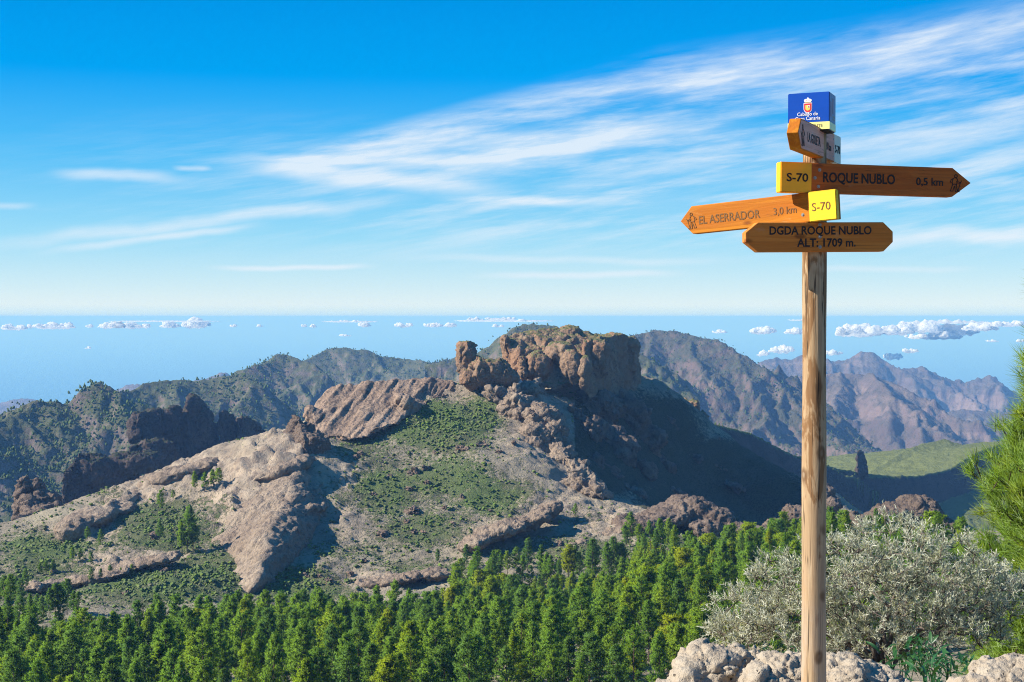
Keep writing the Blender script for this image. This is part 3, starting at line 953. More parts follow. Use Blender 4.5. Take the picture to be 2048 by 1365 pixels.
def build_ranges():
    rs = np.random.default_rng(5)
    # pine-dotted hill at the far left
    c = pts((-140, 850, 1950), (-60, 836, 1980), (0, 822, 2000), (55, 806, 2010), (95, 800, 2020), (140, 803, 2030), (165, 777, 2040), (190, 762, 2050), (220, 772, 2050), (270, 800, 2040), (310, 835, 2020), (350, 880, 2000))
    R = [(c, 0.62, 0.7)] + spurs(c, rs, 95, 260, 0.36, 0.85)
    FIELDS['hill'] = mountain('pine_hill', R, M['range_pine'], -160, 620, 1600, 2150, 260, 180, 16, 95, -470, 'pine dotted hill at the far left of the valley', 1.0)
    c2 = pts((150, 850, 2500), (200, 815, 2560), (250, 790, 2600), (290, 764, 2650), (335, 757, 2680), (380, 757, 2700), (440, 753, 2720), (490, 752, 2720), (508, 754, 2710), (530, 775, 2690), (560, 812, 2660), (600, 860, 2640))
    R = [(c2, 0.62, 0.7)] + spurs(c2, rs, 120, 330, 0.36, 0.85)
    FIELDS['hill2'] = mountain('pine_hill', R, M['range_pine'], 100, 800, 2200, 2850, 220, 150, 18, 110, -560, 'second pine covered hill behind the dark crag', 2.0)
    c3 = pts((400, 830, 3300), (440, 792, 3350), (500, 748, 3420), (530, 722, 3450), (548, 706, 3480), (570, 704, 3500), (605, 713, 3480), (640, 740, 3440), (680, 780, 3400), (740, 850, 3300))
    R = [(c3, 0.66, 0.7)] + spurs(c3, rs, 130, 400, 0.36, 0.85)
    FIELDS['hill3'] = mountain('pine_mountain', R, M['range_pine'], 360, 900, 2850, 3800, 220, 180, 22, 130, -640, 'pointed pine mountain with a shaded right flank', 3.0)
    c4 = pts((520, 790, 4200), (560, 745, 4250), (625, 709, 4350), (655, 698, 4400), (690, 693, 4400), (730, 701, 4400), (800, 713, 4400), (860, 719, 4350), (905, 712, 4400), (960, 716, 4400), (1050, 740, 4400))
    R = [(c4, 0.6, 0.7)] + spurs(c4, rs, 150, 450, 0.36, 0.82)
    FIELDS['hill4'] = mountain('pine_mountain', R, M['range_pine'], 480, 1120, 3650, 4700, 220, 160, 22, 140, -760, 'long wooded ridge left of the pinnacle', 4.0)
    c5 = pts((890, 745, 3000), (940, 708, 3020), (965, 690, 3050), (1000, 668, 3080), (1030, 653, 3100), (1060, 645, 3120), (1100, 648, 3120), (1130, 655, 3120), (1180, 661, 3080), (1220, 668, 3050), (1300, 720, 3000))
    R = [(c5, 0.62, 0.7)] + spurs(c5, rs, 140, 380, 0.36, 0.85)
    FIELDS['hill5'] = mountain('pine_mountain', R, M['range_pine'], 850, 1400, 2600, 3400, 200, 130, 18, 130, -640, 'wooded peak showing behind the rock summit', 5.0)
    # the big mountain right of the summit
    c6 = pts((1130, 690, 4300), (1200, 672, 4320), (1255, 671, 4350), (1285, 664, 4400), (1310, 658, 4420), (1345, 661, 4400), (1370, 664, 4380), (1395, 671, 4340), (1430, 679, 4290), (1470, 696, 4230), (1500, 713, 4180), (1530, 735, 4120), (1560, 756, 4060), (1610, 790, 3960), (1680, 850, 3860))
    s1 = pts((1310, 658, 4420), (1300, 700, 4250), (1290, 760, 4080), (1320, 830, 3880))
    s2 = pts((1370, 664, 4380), (1390, 700, 4230), (1430, 745, 4080), (1440, 800, 3930), (1480, 860, 3780))
    s3 = pts((1470, 696, 4230), (1510, 750, 4050), (1530, 800, 3920), (1580, 860, 3760))
    s4 = pts((1560, 756, 4060), (1600, 800, 3900), (1680, 880, 3660))
    R = [(c6, 0.66, 0.7), (s1, .9, .9), (s2, .9, .9), (s3, .9, .9), (s4, .9, .9)] + spurs(c6, rs, 190, 520, 0.36, 0.95, lean=.15) + spurs(s2, rs, 160, 240, 0.5, 0.85, sub=1) + spurs(s3, rs, 160, 240, 0.5, 0.85, sub=1)
    FIELDS['big'] = mountain('far_mountain', R, M['range_far'], 1060, 1800, 3300, 4800, 270, 210, 34, 170, -1000, 'hazy brown mountain right of the summit', 6.0)
    # pinkish spurs right of the post
    c8 = pts((1500, 800, 5500), (1560, 764, 5700), (1600, 748, 5850), (1680, 743, 5950), (1750, 743, 5950), (1790, 757, 5850), (1830, 778, 5750), (1880, 815, 5650), (1960, 850, 5600), (2100, 880, 5600))
    s1 = pts((1740, 743, 5900), (1770, 768, 5500), (1790, 778, 5350), (1830, 815, 5100), (1880, 860, 4880), (1930, 900, 4700))
    s2 = pts((1680, 743, 5950), (1670, 800, 5400), (1690, 850, 5000), (1720, 910, 4650))
    s3 = pts((1790, 778, 5350), (1780, 850, 4950), (1800, 920, 4600))
    s4 = pts((1600, 748, 5850), (1610, 820, 5200), (1640, 890, 4700))
    s5 = pts((1830, 815, 5100), (1850, 890, 4700))
    R = [(c8, 0.55, 0.7), (s1, .88, .88), (s2, .9, .9), (s3, .9, .9), (s4, .9, .9), (s5, .95, .95)] + spurs(c8, rs, 240, 700, 0.34, 0.95, lean=.15) + spurs(s1, rs, 200, 300, 0.5, 0.85, sub=1) + spurs(s2, rs, 200, 300, 0.5, 0.85, sub=1)
    FIELDS['pink'] = mountain('far_mountain', R, M['range_bare'], 1440, 2160, 4200, 6500, 240, 200, 46, 210, -1250, 'pinkish eroded spurs right of the post', 7.0)
    # farther plateau with cliff bands
    cb = pts((1780, 870, 6900), (1860, 835, 7000), (1900, 822, 7000), (1960, 818, 7000), (2010, 820, 7000), (2060, 815, 7000), (2160, 815, 7000))
    R = [(cb, 0.6, 0.5)] + spurs(cb, rs, 260, 700, 0.4, 0.75)
    FIELDS['plat'] = mountain('far_mountain', R, M['range_bare'], 1720, 2180, 5800, 7600, 180, 140, 46, 240, -1400, 'lower hazy plateau at the far right', 8.0)
    # sharp blue skyline over the sea
    c7 = pts((1440, 760, 8600), (1490, 737, 8700), (1520, 722, 8750), (1550, 714, 8800), (1570, 718, 8800), (1592, 705, 8800), (1620, 715, 8800), (1650, 718, 8800), (1690, 718, 8800), (1712, 704, 8800), (1740, 703, 8800), (1758, 710, 8800),
             (1775, 722, 8800), (1800, 737, 8800), (1830, 733, 8850), (1850, 727, 8850), (1866, 738, 8850), (1890, 752, 8850), (1920, 763, 8850), (1955, 752, 8850), (1980, 746, 8850), (2000, 756, 8850), (2030, 770, 8850), (2100, 790, 8850))
    R = [(c7, 0.62, 0.8)] + spurs(c7, rs, 230, 900, 0.38, 1.0, lean=.1)
    FIELDS['sky'] = mountain('far_mountain', R, M['range_bare'], 1380, 2180, 7600, 9400, 290, 120, 48, 230, -1600, 'blue jagged mountains above the sea', 9.0)
    cl = pts((150, 800, 9000), (205, 788, 9000), (255, 771, 9000), (330, 765, 9000), (400, 755, 9000), (425, 748, 9000), (442, 741, 9000), (462, 750, 9000), (500, 775, 9000), (560, 800, 9000))
    R = [(cl, 0.5, 0.6)] + spurs(cl, rs, 400, 700, 0.4, 0.7, sub=1)
    mountain('far_mountain', R, M['range_bare'], 100, 620, 8000, 9600, 130, 60, 40, 260, -1650, 'faint blue peak behind the pine hills', 10.0)
    cl = pts((-140, 806, 11000), (-40, 808, 11000), (0, 804, 11000), (30, 797, 11000), (70, 796, 11000), (110, 808, 11000), (160, 830, 11000))
    R = [(cl, 0.5, 0.6)]
    mountain('far_mountain', R, M['range_bare'], -180, 220, 10300, 11600, 90, 40, 40, 260, -1690, 'faint hazy coast ridge at the far left', 12.0)
    # dark ridge and green plateau across the gorge on the right
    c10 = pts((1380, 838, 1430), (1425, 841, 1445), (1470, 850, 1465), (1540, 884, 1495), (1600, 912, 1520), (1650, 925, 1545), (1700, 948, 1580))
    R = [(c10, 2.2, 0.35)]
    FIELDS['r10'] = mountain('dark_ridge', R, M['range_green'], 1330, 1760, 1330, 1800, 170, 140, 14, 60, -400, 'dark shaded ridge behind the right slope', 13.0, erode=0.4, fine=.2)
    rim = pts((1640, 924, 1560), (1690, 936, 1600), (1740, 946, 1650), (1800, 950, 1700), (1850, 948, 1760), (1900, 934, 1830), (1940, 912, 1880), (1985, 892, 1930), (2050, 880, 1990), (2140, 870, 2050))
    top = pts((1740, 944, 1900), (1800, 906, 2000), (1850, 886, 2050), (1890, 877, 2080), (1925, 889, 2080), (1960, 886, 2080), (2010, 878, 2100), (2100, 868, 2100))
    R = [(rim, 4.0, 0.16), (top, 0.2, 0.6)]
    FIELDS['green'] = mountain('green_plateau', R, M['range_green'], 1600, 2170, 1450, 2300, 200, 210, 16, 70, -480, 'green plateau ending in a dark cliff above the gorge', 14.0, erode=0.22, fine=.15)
    crag('rock_outcrop', [('hull', [(1711, 950, 1640), (1713, 904, 1640), (1719, 898, 1645), (1727, 906, 1655), (1735, 928, 1665), (1740, 955, 1670), (1722, 902, 1670), (1732, 950, 1690), (1716, 960, 1630)])], M['rock_dark'], 1.6, 2.0, 14, 1.0, seed=121.0, label='lone dark rock tower on the rim right of the post')


build_ranges()

# ------------------------------------------------------------------ the sea and the lowland under the hills
CLOUDS = [  # photo px, py of the middle, half-width, height in photo pixels
    (28, 654, 30, 9), (112, 652, 42, 9), (180, 653, 8, 4), (222, 651, 28, 9), (268, 652, 34, 8), (340, 651, 22, 7), (392, 649, 26, 11), (466, 652, 6, 4), (520, 652, 8, 3), (608, 652, 6, 4), (627, 653, 8, 4), (690, 671, 14, 3), (730, 650, 14, 6), (806, 650, 18, 7), (868, 650, 20, 7), (900, 651, 14, 5), (996, 652, 14, 4), (950, 638, 18, 4), (1000, 637, 34, 4), (1440, 664, 16, 4),
    (1525, 662, 26, 9), (1590, 663, 24, 8), (1720, 664, 52, 14), (1700, 658, 24, 9), (1790, 662, 40, 12), (1840, 656, 48, 17), (1905, 662, 50, 14), (1870, 672, 56, 10), (1960, 655, 40, 10), (2010, 648, 44, 8), (1560, 700, 24, 10), (1524, 708, 12, 7), (1820, 702, 13, 7), (1786, 714, 16, 9), (1668, 706, 16, 7), (1610, 640, 34, 3), (2040, 682, 10, 4), (1985, 682, 14, 3), (175, 696, 7, 3), (330, 642, 120, 3), (1010, 641, 110, 4), (1900, 644, 110, 5), (700, 643, 60, 3)]


def build_clouds():
    rs = np.random.default_rng(15)
    m, g, b, out = new_mat('cloud_white')
    b.inputs['Base Color'].default_value = (0.92, 0.92, 0.92, 1)
    b.inputs['Roughness'].default_value = 1.0
    b.inputs['Specular IOR Level'].default_value = 0.0
    tr = g.node('ShaderNodeBsdfTranslucent'); tr.inputs['Color'].default_value = (.95, .95, .95, 1)
    mx = g.node('ShaderNodeMixShader'); mx.inputs[0].default_value = .7
    g.t.links.new(b.outputs[0], mx.inputs[1]); g.t.links.new(tr.outputs[0], mx.inputs[2])
    g.t.links.new(mx.outputs[0], out.inputs[0])
    V0 = None
    bm = bmesh.new(); bmesh.ops.create_icosphere(bm, subdivisions=3, radius=1.0)
    V0 = np.array([v.co[:] for v in bm.verts]); T0 = np.array([[v.index for v in f.verts] for f in bm.faces]); bm.free()
    for px, py, hw, hh in CLOUDS:
        Y = rs.uniform(10200, 11500)
        k = Y / F
        n = int(np.clip(hw / 3.2, 3, 16))
        Vs, Ts = [], []
        for i in range(n):
            u = rs.uniform(-1, 1)
            r = hh * k * rs.uniform(.6, 1.15) * (1 - .5 * abs(u))
            c = np.array([u * hw * k * .9, rs.normal() * hw * k * .3, r * .35])
            q = V0 * np.array([1.35, 1.3, .95])
            q = q * (1 + .38 * fbm(V0 * 1.6 + rs.uniform(0, 90), 4)[:, None]) * r
            q[:, 2] = np.where(q[:, 2] < -r * .2, -r * .2 + (q[:, 2] + r * .2) * .25, q[:, 2])
            Vs.append(q + c); Ts.append(T0 + len(V0) * i)
        q = V0 * np.array([hw * k * .95, hw * k * .3, hh * k * .35]); q = q * (1 + .2 * fbm(V0 * 3 + hw, 3)[:, None])
        Vs.append(q); Ts.append(T0 + len(V0) * n)
        o = link_mesh('cloud', mesh_np('cloud', np.concatenate(Vs), np.concatenate(Ts)))
        md = o.modifiers.new('r', 'REMESH'); md.mode = 'VOXEL'; md.voxel_size = 3.2 * max(1.0, hw / 25.0); md.use_smooth_shade = True
        me = bpy.data.meshes.new_from_object(o.evaluated_get(bpy.context.evaluated_depsgraph_get()))
        o.modifiers.clear(); o.data = me; me.materials.clear(); me.materials.append(m)
        co = get_co(me); no = get_no(me)
        co = co + no * (fbm(co / (hh * k * .9) + hw, 4, .6) * hh * k * .30)[:, None]
        me.vertices.foreach_set('co', np.ascontiguousarray(co, np.float32).ravel()); me.update()
        o.location = P(px, py + hh * .3, Y)
        where = ('over the sea at the far left' if px < 200 else 'over the sea above the left pine hills' if px < 450 else 'over the sea above the pointed pine mountain' if px < 760 else 'over the sea left of the summit' if px < 1100 else
                 'over the sea between the summit and the post' if px < 1630 else 'over the sea just right of the post' if px < 1810 else 'over the sea near the right edge')
        size = 'large' if hw > 38 else 'small' if hw > 12 else 'tiny'
        setp(o, size + ' white low cloud floating ' + where, 'cloud', 'low clouds over the sea')


build_clouds()


def build_sea():
    bm = bmesh.new()
    n = 96
    rings = [0, 3000, 9000, 20000, 40000, 75000, 120000, 200000]
    prev = None
    for r in rings:
        if r == 0:
            cur = [bm.verts.new((0, 0, -1700))]
        else:
            cur = [bm.verts.new((r * math.cos(2 * PI * k / n), r * math.sin(2 * PI * k / n), -1700)) for k in range(n)]
        if prev is not None:
            for k in range(n):
                k2 = (k + 1) % n
                if len(prev) == 1:
                    bm.faces.new((prev[0], cur[k], cur[k2]))
                else:
                    bm.faces.new((prev[k], cur[k], cur[k2], prev[k2]))
        prev = cur
    me = bpy.data.meshes.new('sea')
    bm.to_mesh(me); bm.free()
    m, g, b, out = new_mat('sea_water')
    b.inputs['Base Color'].default_value = (0.012, 0.06, 0.11, 1)
    b.inputs['Roughness'].default_value = 0.35
    b.inputs['Specular IOR Level'].default_value = 0.4
    p = g.geom('Position')
    g.link(g.bump(g.noise(p, 0.01, 5, 0.6), 0.5, 30.0), b.inputs['Normal'])
    o = link_mesh('sea', me, m)
    setp(o, kind='structure', label='hazy blue sea reaching to the horizon')


build_sea()
# ------------------------------------------------------------------ plants
def leaf_mat(name, cols, trans=0.35, rough=0.75, scale=0.0, spec=0.2):
    """foliage: cols are picked by the object's own random value (or by place, when scale is given)"""
    m, g, b, out = new_mat(name)
    if scale:
        r = g.noise(g.geom('Position'), scale, 3, 0.6)
        r = g.step(r, 0.3, 0.7)
    else:
        r = g.objrandom()
    n = len(cols)
    c = g.ramp(r, [(k / max(1, n - 1), cols[k]) for k in range(n)])
    r2 = S(g, g.node('ShaderNodeNewGeometry').outputs['Random Per Island'])
    c = g.mix(0.55, c, g.mix(r2, g.vmul(c, (0.62, 0.66, 0.6)), g.vmul(c, (1.5, 1.42, 1.35))))
    g.link(c, b.inputs['Base Color'])
    b.inputs['Roughness'].default_value = rough
    b.inputs['Specular IOR Level'].default_value = spec
    tr = g.node('ShaderNodeBsdfTranslucent')
    g.link(g.vmul(c, (1.6, 1.5, 0.7)), tr.inputs['Color'])
    mx = g.node('ShaderNodeMixShader')
    mx.inputs[0].default_value = trans
    g.t.links.new(b.outputs[0], mx.inputs[1])
    g.t.links.new(tr.outputs[0], mx.inputs[2])
    g.t.links.new(mx.outputs[0], out.inputs[0])
    return m


M['bark'] = rock_mat('pine_bark', (0.10, 0.06, 0.045), (0.075, 0.05, 0.04), (0.03, 0.022, 0.02), 0.002, 0.6)
M['pine_green'] = leaf_mat('pine_needles_green', [(0.20, 0.33, 0.036), (0.15, 0.29, 0.045), (0.235, 0.35, 0.030)], 0.5)
M['pine_blue'] = leaf_mat('pine_needles_dark', [(0.13, 0.25, 0.05), (0.14, 0.26, 0.045), (0.11, 0.225, 0.055)], 0.45)
M['pine_yellow'] = leaf_mat('pine_needles_yellow', [(0.26, 0.35, 0.022), (0.21, 0.33, 0.022), (0.30, 0.35, 0.018)], 0.5)
M['shrub'] = leaf_mat('shrub_leaves', [(0.075, 0.105, 0.045), (0.115, 0.185, 0.026), (0.100, 0.130, 0.055), (0.140, 0.205, 0.030), (0.135, 0.140, 0.090)], 0.3, scale=0.06)
M['far_pine'] = leaf_mat('far_pine_needles', [(0.050, 0.085, 0.020), (0.080, 0.120, 0.024)], 0.25, scale=0.01)
M['near_pine'] = leaf_mat('near_pine_needles', [(0.165, 0.26, 0.022), (0.125, 0.225, 0.03), (0.22, 0.29, 0.02)], 0.4, 0.5, scale=2.2, spec=0.4)
M['silver'] = leaf_mat('silver_leaves', [(0.42, 0.44, 0.37), (0.52, 0.53, 0.47), (0.35, 0.385, 0.30)], 0.3, 0.6, scale=3.0, spec=0.3)
M['twig'] = rock_mat('grey_twig', (0.20, 0.165, 0.135), (0.13, 0.105, 0.088), (0.06, 0.048, 0.042), 0.001, 0.3)
M['herb'] = leaf_mat('herb_leaves', [(0.020, 0.085, 0.022), (0.035, 0.115, 0.03), (0.012, 0.055, 0.018)], 0.3, 0.4, scale=6.0, spec=0.5)


def tube(points, radii, n=6):
    """vertices and quads of a bent tapered tube"""
    V, Q = [], []
    pts_ = [Vector(p) for p in points]
    for i, p in enumerate(pts_):
        d = (pts_[min(i + 1, len(pts_) - 1)] - pts_[max(i - 1, 0)]).normalized()
        u = d.cross(Vector((0.3, 1, 0.2))).normalized() if abs(d.y) < 0.9 else d.cross(Vector((1, 0, 0))).normalized()
        w = d.cross(u)
        for k in range(n):
            a = 2 * PI * k / n
            V.append(p + (u * math.cos(a) + w * math.sin(a)) * radii[i])
    for i in range(len(pts_) - 1):
        for k in range(n):
            a, b2 = i * n + k, i * n + (k + 1) % n
            Q.append((a, b2, b2 + n, a + n))
    return V, Q


class Soup:
    def __init__(self):
        self.V, self.Q = [], []

    def add(self, V, Q):
        o = len(self.V)
        self.V.extend(tuple(v) for v in V)
        self.Q.extend(tuple(i + o for i in q) for q in Q)

    def mesh(self, name, mat, smooth=True):
        me = bpy.data.meshes.new(name)
        me.from_pydata(self.V, [], self.Q)
        if smooth:
            me.polygons.foreach_set('use_smooth', [True] * len(me.polygons))
        me.update()
        me.materials.append(mat)
        return me


def tri_mesh(name, T, mat, smooth=False):
    """mesh of loose triangles, T (n,3,3)"""
    n = len(T)
    me = mesh_np(name, T.reshape(-1, 3), np.arange(n * 3).reshape(n, 3), smooth)
    me.materials.append(mat)
    return me


def unit(v):
    return v / (np.linalg.norm(v, axis=-1, keepdims=True) + 1e-9)


def tufts(C, D, rs, n, length, width, spread=0.8):
    """needle tufts: at centres C pointing along D, n needles each -> triangles"""
    m = len(C)
    dirs = unit(D[:, None, :] * 1.0 + rs.normal(size=(m, n, 3)) * spread)
    L = length * rs.uniform(.65, 1.15, (m, n, 1))
    side = unit(np.cross(dirs, rs.normal(size=(m, n, 3))))
    base = C[:, None, :] + rs.normal(size=(m, n, 3)) * length * 0.12
    a = base + side * width
    b = base - side * width
    c = base + dirs * L
    return np.stack([a, b, c], 2).reshape(-1, 3, 3)


def make_pine_meshes(k, H, R, bare, nb, mat, rs):
    """crown of drooping whorled boughs with needle clumps, and a tapered trunk with limbs"""
    C, D = [], []
    tk = Soup()
    bend = rs.uniform(-.45, .45, 2)
    taper, gap = rs.uniform(.5, .95), rs.uniform(0, .12)
    def axis(z):
        t = z / H
        return np.array([bend[0] * t * t, bend[1] * t * t, z])
    tk.add(*tube([axis(z) for z in np.linspace(-0.6, H * .98, 7)], np.linspace(0.20, 0.03, 7) * (H / 15), 6))
    for i in range(nb):
        t = (i + rs.uniform(0, 1)) / nb
        z = H * (bare + (0.985 - bare) * t ** 0.92)
        tt = (z / H - bare) / (1 - bare)
        prof = (1 - tt) ** taper * min(1.0, 0.55 + tt * 1.8) * (1 + gap * math.sin(tt * 17 + k))
        L = R * prof * rs.uniform(.62, 1.12) + 0.18
        az = rs.uniform(0, 2 * PI)
        d = np.array([math.cos(az), math.sin(az), rs.uniform(.05, .5) + 0.5 * tt])
        p0 = axis(z)
        p1 = p0 + d * L * 0.6
        p2 = p0 + d * L + np.array([0, 0, 0.12 * L])
        if i % 3 == 0:
            tk.add(*tube([p0, p1, p2], (0.05 * H / 15, 0.03 * H / 15, 0.012), 4))
        nc = max(4, int(8 + 13 * L / R))
        for j in range(nc):
            s = 0.30 + 0.70 * ((j + rs.uniform(0, 1)) / nc)
            q = p0 + (p2 - p0) * s + rs.normal(size=3) * np.array([.26, .26, .2]) * (0.6 + 0.6 * L / R)
            C.append(q)
            D.append(unit(d * 0.7 + np.array([0, 0, 0.75])))
    C, D = np.array(C), np.array(D)
    T = tufts(C, D, rs, 10, 0.56 * (H / 15) ** .5, 0.065, 0.8)
    me = tri_mesh('pine_crown', T, mat, True)
    # soft shading: needles lean outwards from the axis
    ctr = T.mean(1)
    nrm = np.stack([ctr[:, 0] - bend[0] * (ctr[:, 2] / H) ** 2, ctr[:, 1] - bend[1] * (ctr[:, 2] / H) ** 2, np.full(len(ctr), 0.75)], 1)
    nrm = unit(unit(nrm) + rs.normal(size=nrm.shape) * 0.45)
    me.normals_split_custom_set_from_vertices(np.repeat(nrm, 3, 0).tolist())
    return me, tk.mesh('pine_trunk', M['bark'])


PINES = {}


def pine_library():
    rs = np.random.default_rng(21)
    k = 0
    for fam, mat, n in (('green', M['pine_green'], 8), ('blue', M['pine_blue'], 5), ('yellow', M['pine_yellow'], 3)):
        PINES[fam] = []
        for _ in range(n):
            H = 15.0 if fam != 'yellow' else 11.0
            PINES[fam].append((make_pine_meshes(k, H, rs.uniform(3.3, 4.5) * (H / 15), rs.uniform(.10, .32) if fam != 'yellow' else .34, int(rs.integers(58, 92)), mat, rs), H))
            k += 1


pine_library()


def put_pine(fam, loc, height, label, group, rs):
    (crown, trunk), H = PINES[fam][rs.integers(len(PINES[fam]))]
    r = empty('pine_tree', loc, (rs.normal() * .03, rs.normal() * .03, rs.uniform(0, 2 * PI)))
    s = height / H
    w = s * rs.uniform(.8, 1.22)
    r.scale = (w, w, s)
    setp(r, label, 'pine tree', group)
    link_mesh('trunk', trunk, None, r)
    link_mesh('crown', crown, None, r)
    return r


def cast(px, py):
    """where the line of sight through a photo pixel meets the land"""
    dg = bpy.context.evaluated_depsgraph_get()
    d = Vector(P(px, py, 1.0)).normalized()
    hit, loc, no, _, ob, _ = SC.ray_cast(dg, d * 12.0, d, distance=20000)
    return (np.array(loc) if hit else None), no


FOREST_EDGE = [(-80, 1262), (0, 1318), (150, 1325), (250, 1318), (300, 1302), (430, 1284), (560, 1276), (640, 1270), (760, 1264), (850, 1240), (920, 1190), (1000, 1178), (1080, 1168), (1200, 1162), (1300, 1152), (1400, 1142), (1500, 1130), (1600, 1122), (1660, 1115), (1720, 1120), (1850, 1150), (2200, 1180)]


def build_forest():
    rs = np.random.default_rng(33)
    ex = np.array(FOREST_EDGE, float)
    cand = []
    for _ in range(15000):
        y = math.sqrt(rs.uniform(300 ** 2, 660 ** 2))
        a = rs.uniform(-0.40, 0.40)
        cand.append((a * y, y))
    cand = np.array(cand)
    z = ground_height(cand[:, 0], cand[:, 1])
    V = np.column_stack([cand, z])
    px, py = proj(V)
    edge = np.interp(px, ex[:, 0], ex[:, 1])
    dens = fbm(np.column_stack([cand / 60.0, np.zeros(len(cand))]), 2)
    ok = (py > edge) & (px > -120) & (px < 2200) & (dens > -0.62)
    # stony gaps
    for gx, gy, gr in ((770, 1222, 70), (870, 1226, 30), (1085, 1222, 40), (140, 1290, 20)):
        ok &= ~(((px - gx) / gr) ** 2 + ((py - gy) / 14.0) ** 2 < 1)
    V, px, py = V[ok], px[ok], py[ok]
    keep = []
    taken = np.zeros((0, 2))
    for i in range(len(V)):
        r = 7.4 if V[i, 1] < 480 else 6.6
        if len(taken) and (np.hypot(*(taken - V[i, :2]).T) < r).any():
            continue
        taken = np.vstack([taken, V[i, :2]])
        keep.append(i)
    V, px, py = V[keep], px[keep], py[keep]
    # how much of each one shows in the picture: tall, near, and with its top below the frame's upper edge of the wood
    H = np.where(rs.random(len(V)) < .15, rs.uniform(8, 11, len(V)), rs.uniform(13, 19.5, len(V)))
    young = np.exp(-(((px - 1130) / 170) ** 2 + ((py - 1215) / 45) ** 2)) > .5
    H = np.where(young, rs.uniform(7, 10, len(V)), H)
    top = py - H / V[:, 1] * F
    seen = (top < 1365) & (px > -30) & (px < 2075)
    size = H / V[:, 1] * np.where(seen, 1, 0) * np.where((px > 1480) & (py > 1280), 0.01, 1.0)
    order = np.argsort(-size)
    fam = []
    for i in range(len(V)):
        u = rs.random()
        yk = 0.04 + 0.55 * young[i] + 0.16 * (px[i] > 1250) + 0.12 * (abs(py[i] - 1240) < 25)
        bk = 0.28 - 0.2 * (px[i] > 1250) + 0.5 * (px[i] < 160 and py[i] < 1290)
        fam.append('yellow' if u < yk else 'blue' if u < yk + bk else 'green')
    for i in order[:270]:
        if size[i] <= 0:
            continue
        tone = {'green': 'green', 'blue': 'dark green', 'yellow': 'yellowish green'}[fam[i]]
        size_ = 'small' if H[i] < 11 else 'tall' if H[i] > 16 else 'mid sized'
        spot = np.searchsorted([180, 400, 560, 700, 860, 1000, 1140, 1260, 1340, 1420, 1490, 1560], px[i])
        where = ['at the far left', 'left of the pale dome', 'under the left half of the dome', 'under the right half of the dome', 'under the flat rock ledge', 'under the slanting ledge', 'under the green slope', 'well left of the pale boulders', 'left of the pale boulders', 'above the largest pale boulder', 'left of the bush', 'behind the bush', 'around the post'][spot]
        if px[i] > 1250:
            row, gr = 'on the ' + ('upper' if py[i] < 1190 else 'middle' if py[i] < 1270 else 'lower') + ' right slope', 'pines on the right slope'
        elif py[i] - H[i] / V[i, 1] * F * .5 > 1300:
            row, gr = 'in the nearest rows', 'pines in the nearest rows'
        elif py[i] - H[i] / V[i, 1] * F * .5 > 1255:
            row, gr = 'in the middle rows', 'pines in the middle rows'
        else:
            row, gr = 'in the back rows', 'pines in the back rows'
        lab = size_ + ' ' + tone + ' pine ' + row + ' ' + where
        put_pine(fam[i], tuple(V[i]), H[i], lab, gr, rs)
    rest = [i for i in order[270:] if seen[i]]
    extra_forest(V, H, fam, rest, rs)
    return len(V), len(rest)


def extra_forest(V, H, fam, rest, rs):
    """the smaller pines that fill the wood: one object, instanced"""
    vi, sc, rz = [], [], []
    flat = []
    for f in ('green', 'blue', 'yellow'):
        for q in PINES[f]:
            flat.append((f, q))
    me = bpy.data.meshes.new('pine_wood')
    me.vertices.add(len(rest))
    me.vertices.foreach_set('co', np.array([V[i] for i in rest], np.float32).ravel())
    for i in rest:
        ks = [k for k, (f, _) in enumerate(flat) if f == fam[i]]
        k = ks[rs.integers(len(ks))]
        vi.append(k); sc.append(H[i] / flat[k][1][1]); rz.append(rs.uniform(0, 6.28))
    add_attr(me, 'which', vi); add_attr(me, 'size', sc); add_attr(me, 'turn', rz)
    o = link_mesh('pine_wood', me)
    setp(o, kind='stuff', label='smaller pines filling the wood behind the nearer rows')
    ng = bpy.data.node_groups.new('pine_wood', 'GeometryNodeTree')
    ng.interface.new_socket('Geometry', in_out='INPUT', socket_type='NodeSocketGeometry')
    ng.interface.new_socket('Geometry', in_out='OUTPUT', socket_type='NodeSocketGeometry')
    N = ng.nodes.new; Lk = ng.links.new
    gi, go, jn = N('NodeGroupInput'), N('NodeGroupOutput'), N('GeometryNodeJoinGeometry')
    def at(n):
        a = N('GeometryNodeInputNamedAttribute'); a.data_type = 'FLOAT'; a.inputs['Name'].default_value = n
        return a.outputs[0]
    wh, sz, tn = at('which'), at('size'), at('turn')
    cx = N('ShaderNodeCombineXYZ'); Lk(tn, cx.inputs[2])
    # one tree object of each kind already stands in the scene: borrow its crown and trunk
    by_mesh = {}
    for ob in bpy.data.objects:
        if ob.type == 'MESH' and ob.name.startswith(('crown', 'trunk')):
            by_mesh.setdefault(ob.data.name, ob)
    for k, (f, ((crown, trunk), Hh)) in enumerate(flat):
        cmpn = N('FunctionNodeCompare'); cmpn.data_type = 'FLOAT'; cmpn.operation = 'EQUAL'
        Lk(wh, cmpn.inputs[0]); cmpn.inputs[1].default_value = float(k)
        for mm in (crown, trunk):
            src = by_mesh.get(mm.name)
            if src is None:
                continue
            oi = N('GeometryNodeObjectInfo'); oi.inputs['Object'].default_value = src
            oi.transform_space = 'ORIGINAL'
            ip = N('GeometryNodeInstanceOnPoints')
            Lk(gi.outputs[0], ip.inputs['Points']); Lk(cmpn.outputs[0], ip.inputs['Selection'])
            Lk(oi.outputs['Geometry'], ip.inputs['Instance'])
            Lk(cx.outputs[0], ip.inputs['Rotation']); Lk(sz, ip.inputs['Scale'])
            Lk(ip.outputs[0], jn.inputs[0])
    Lk(jn.outputs[0], go.inputs[0])
    md = o.modifiers.new('wood', 'NODES')
    md.node_group = ng


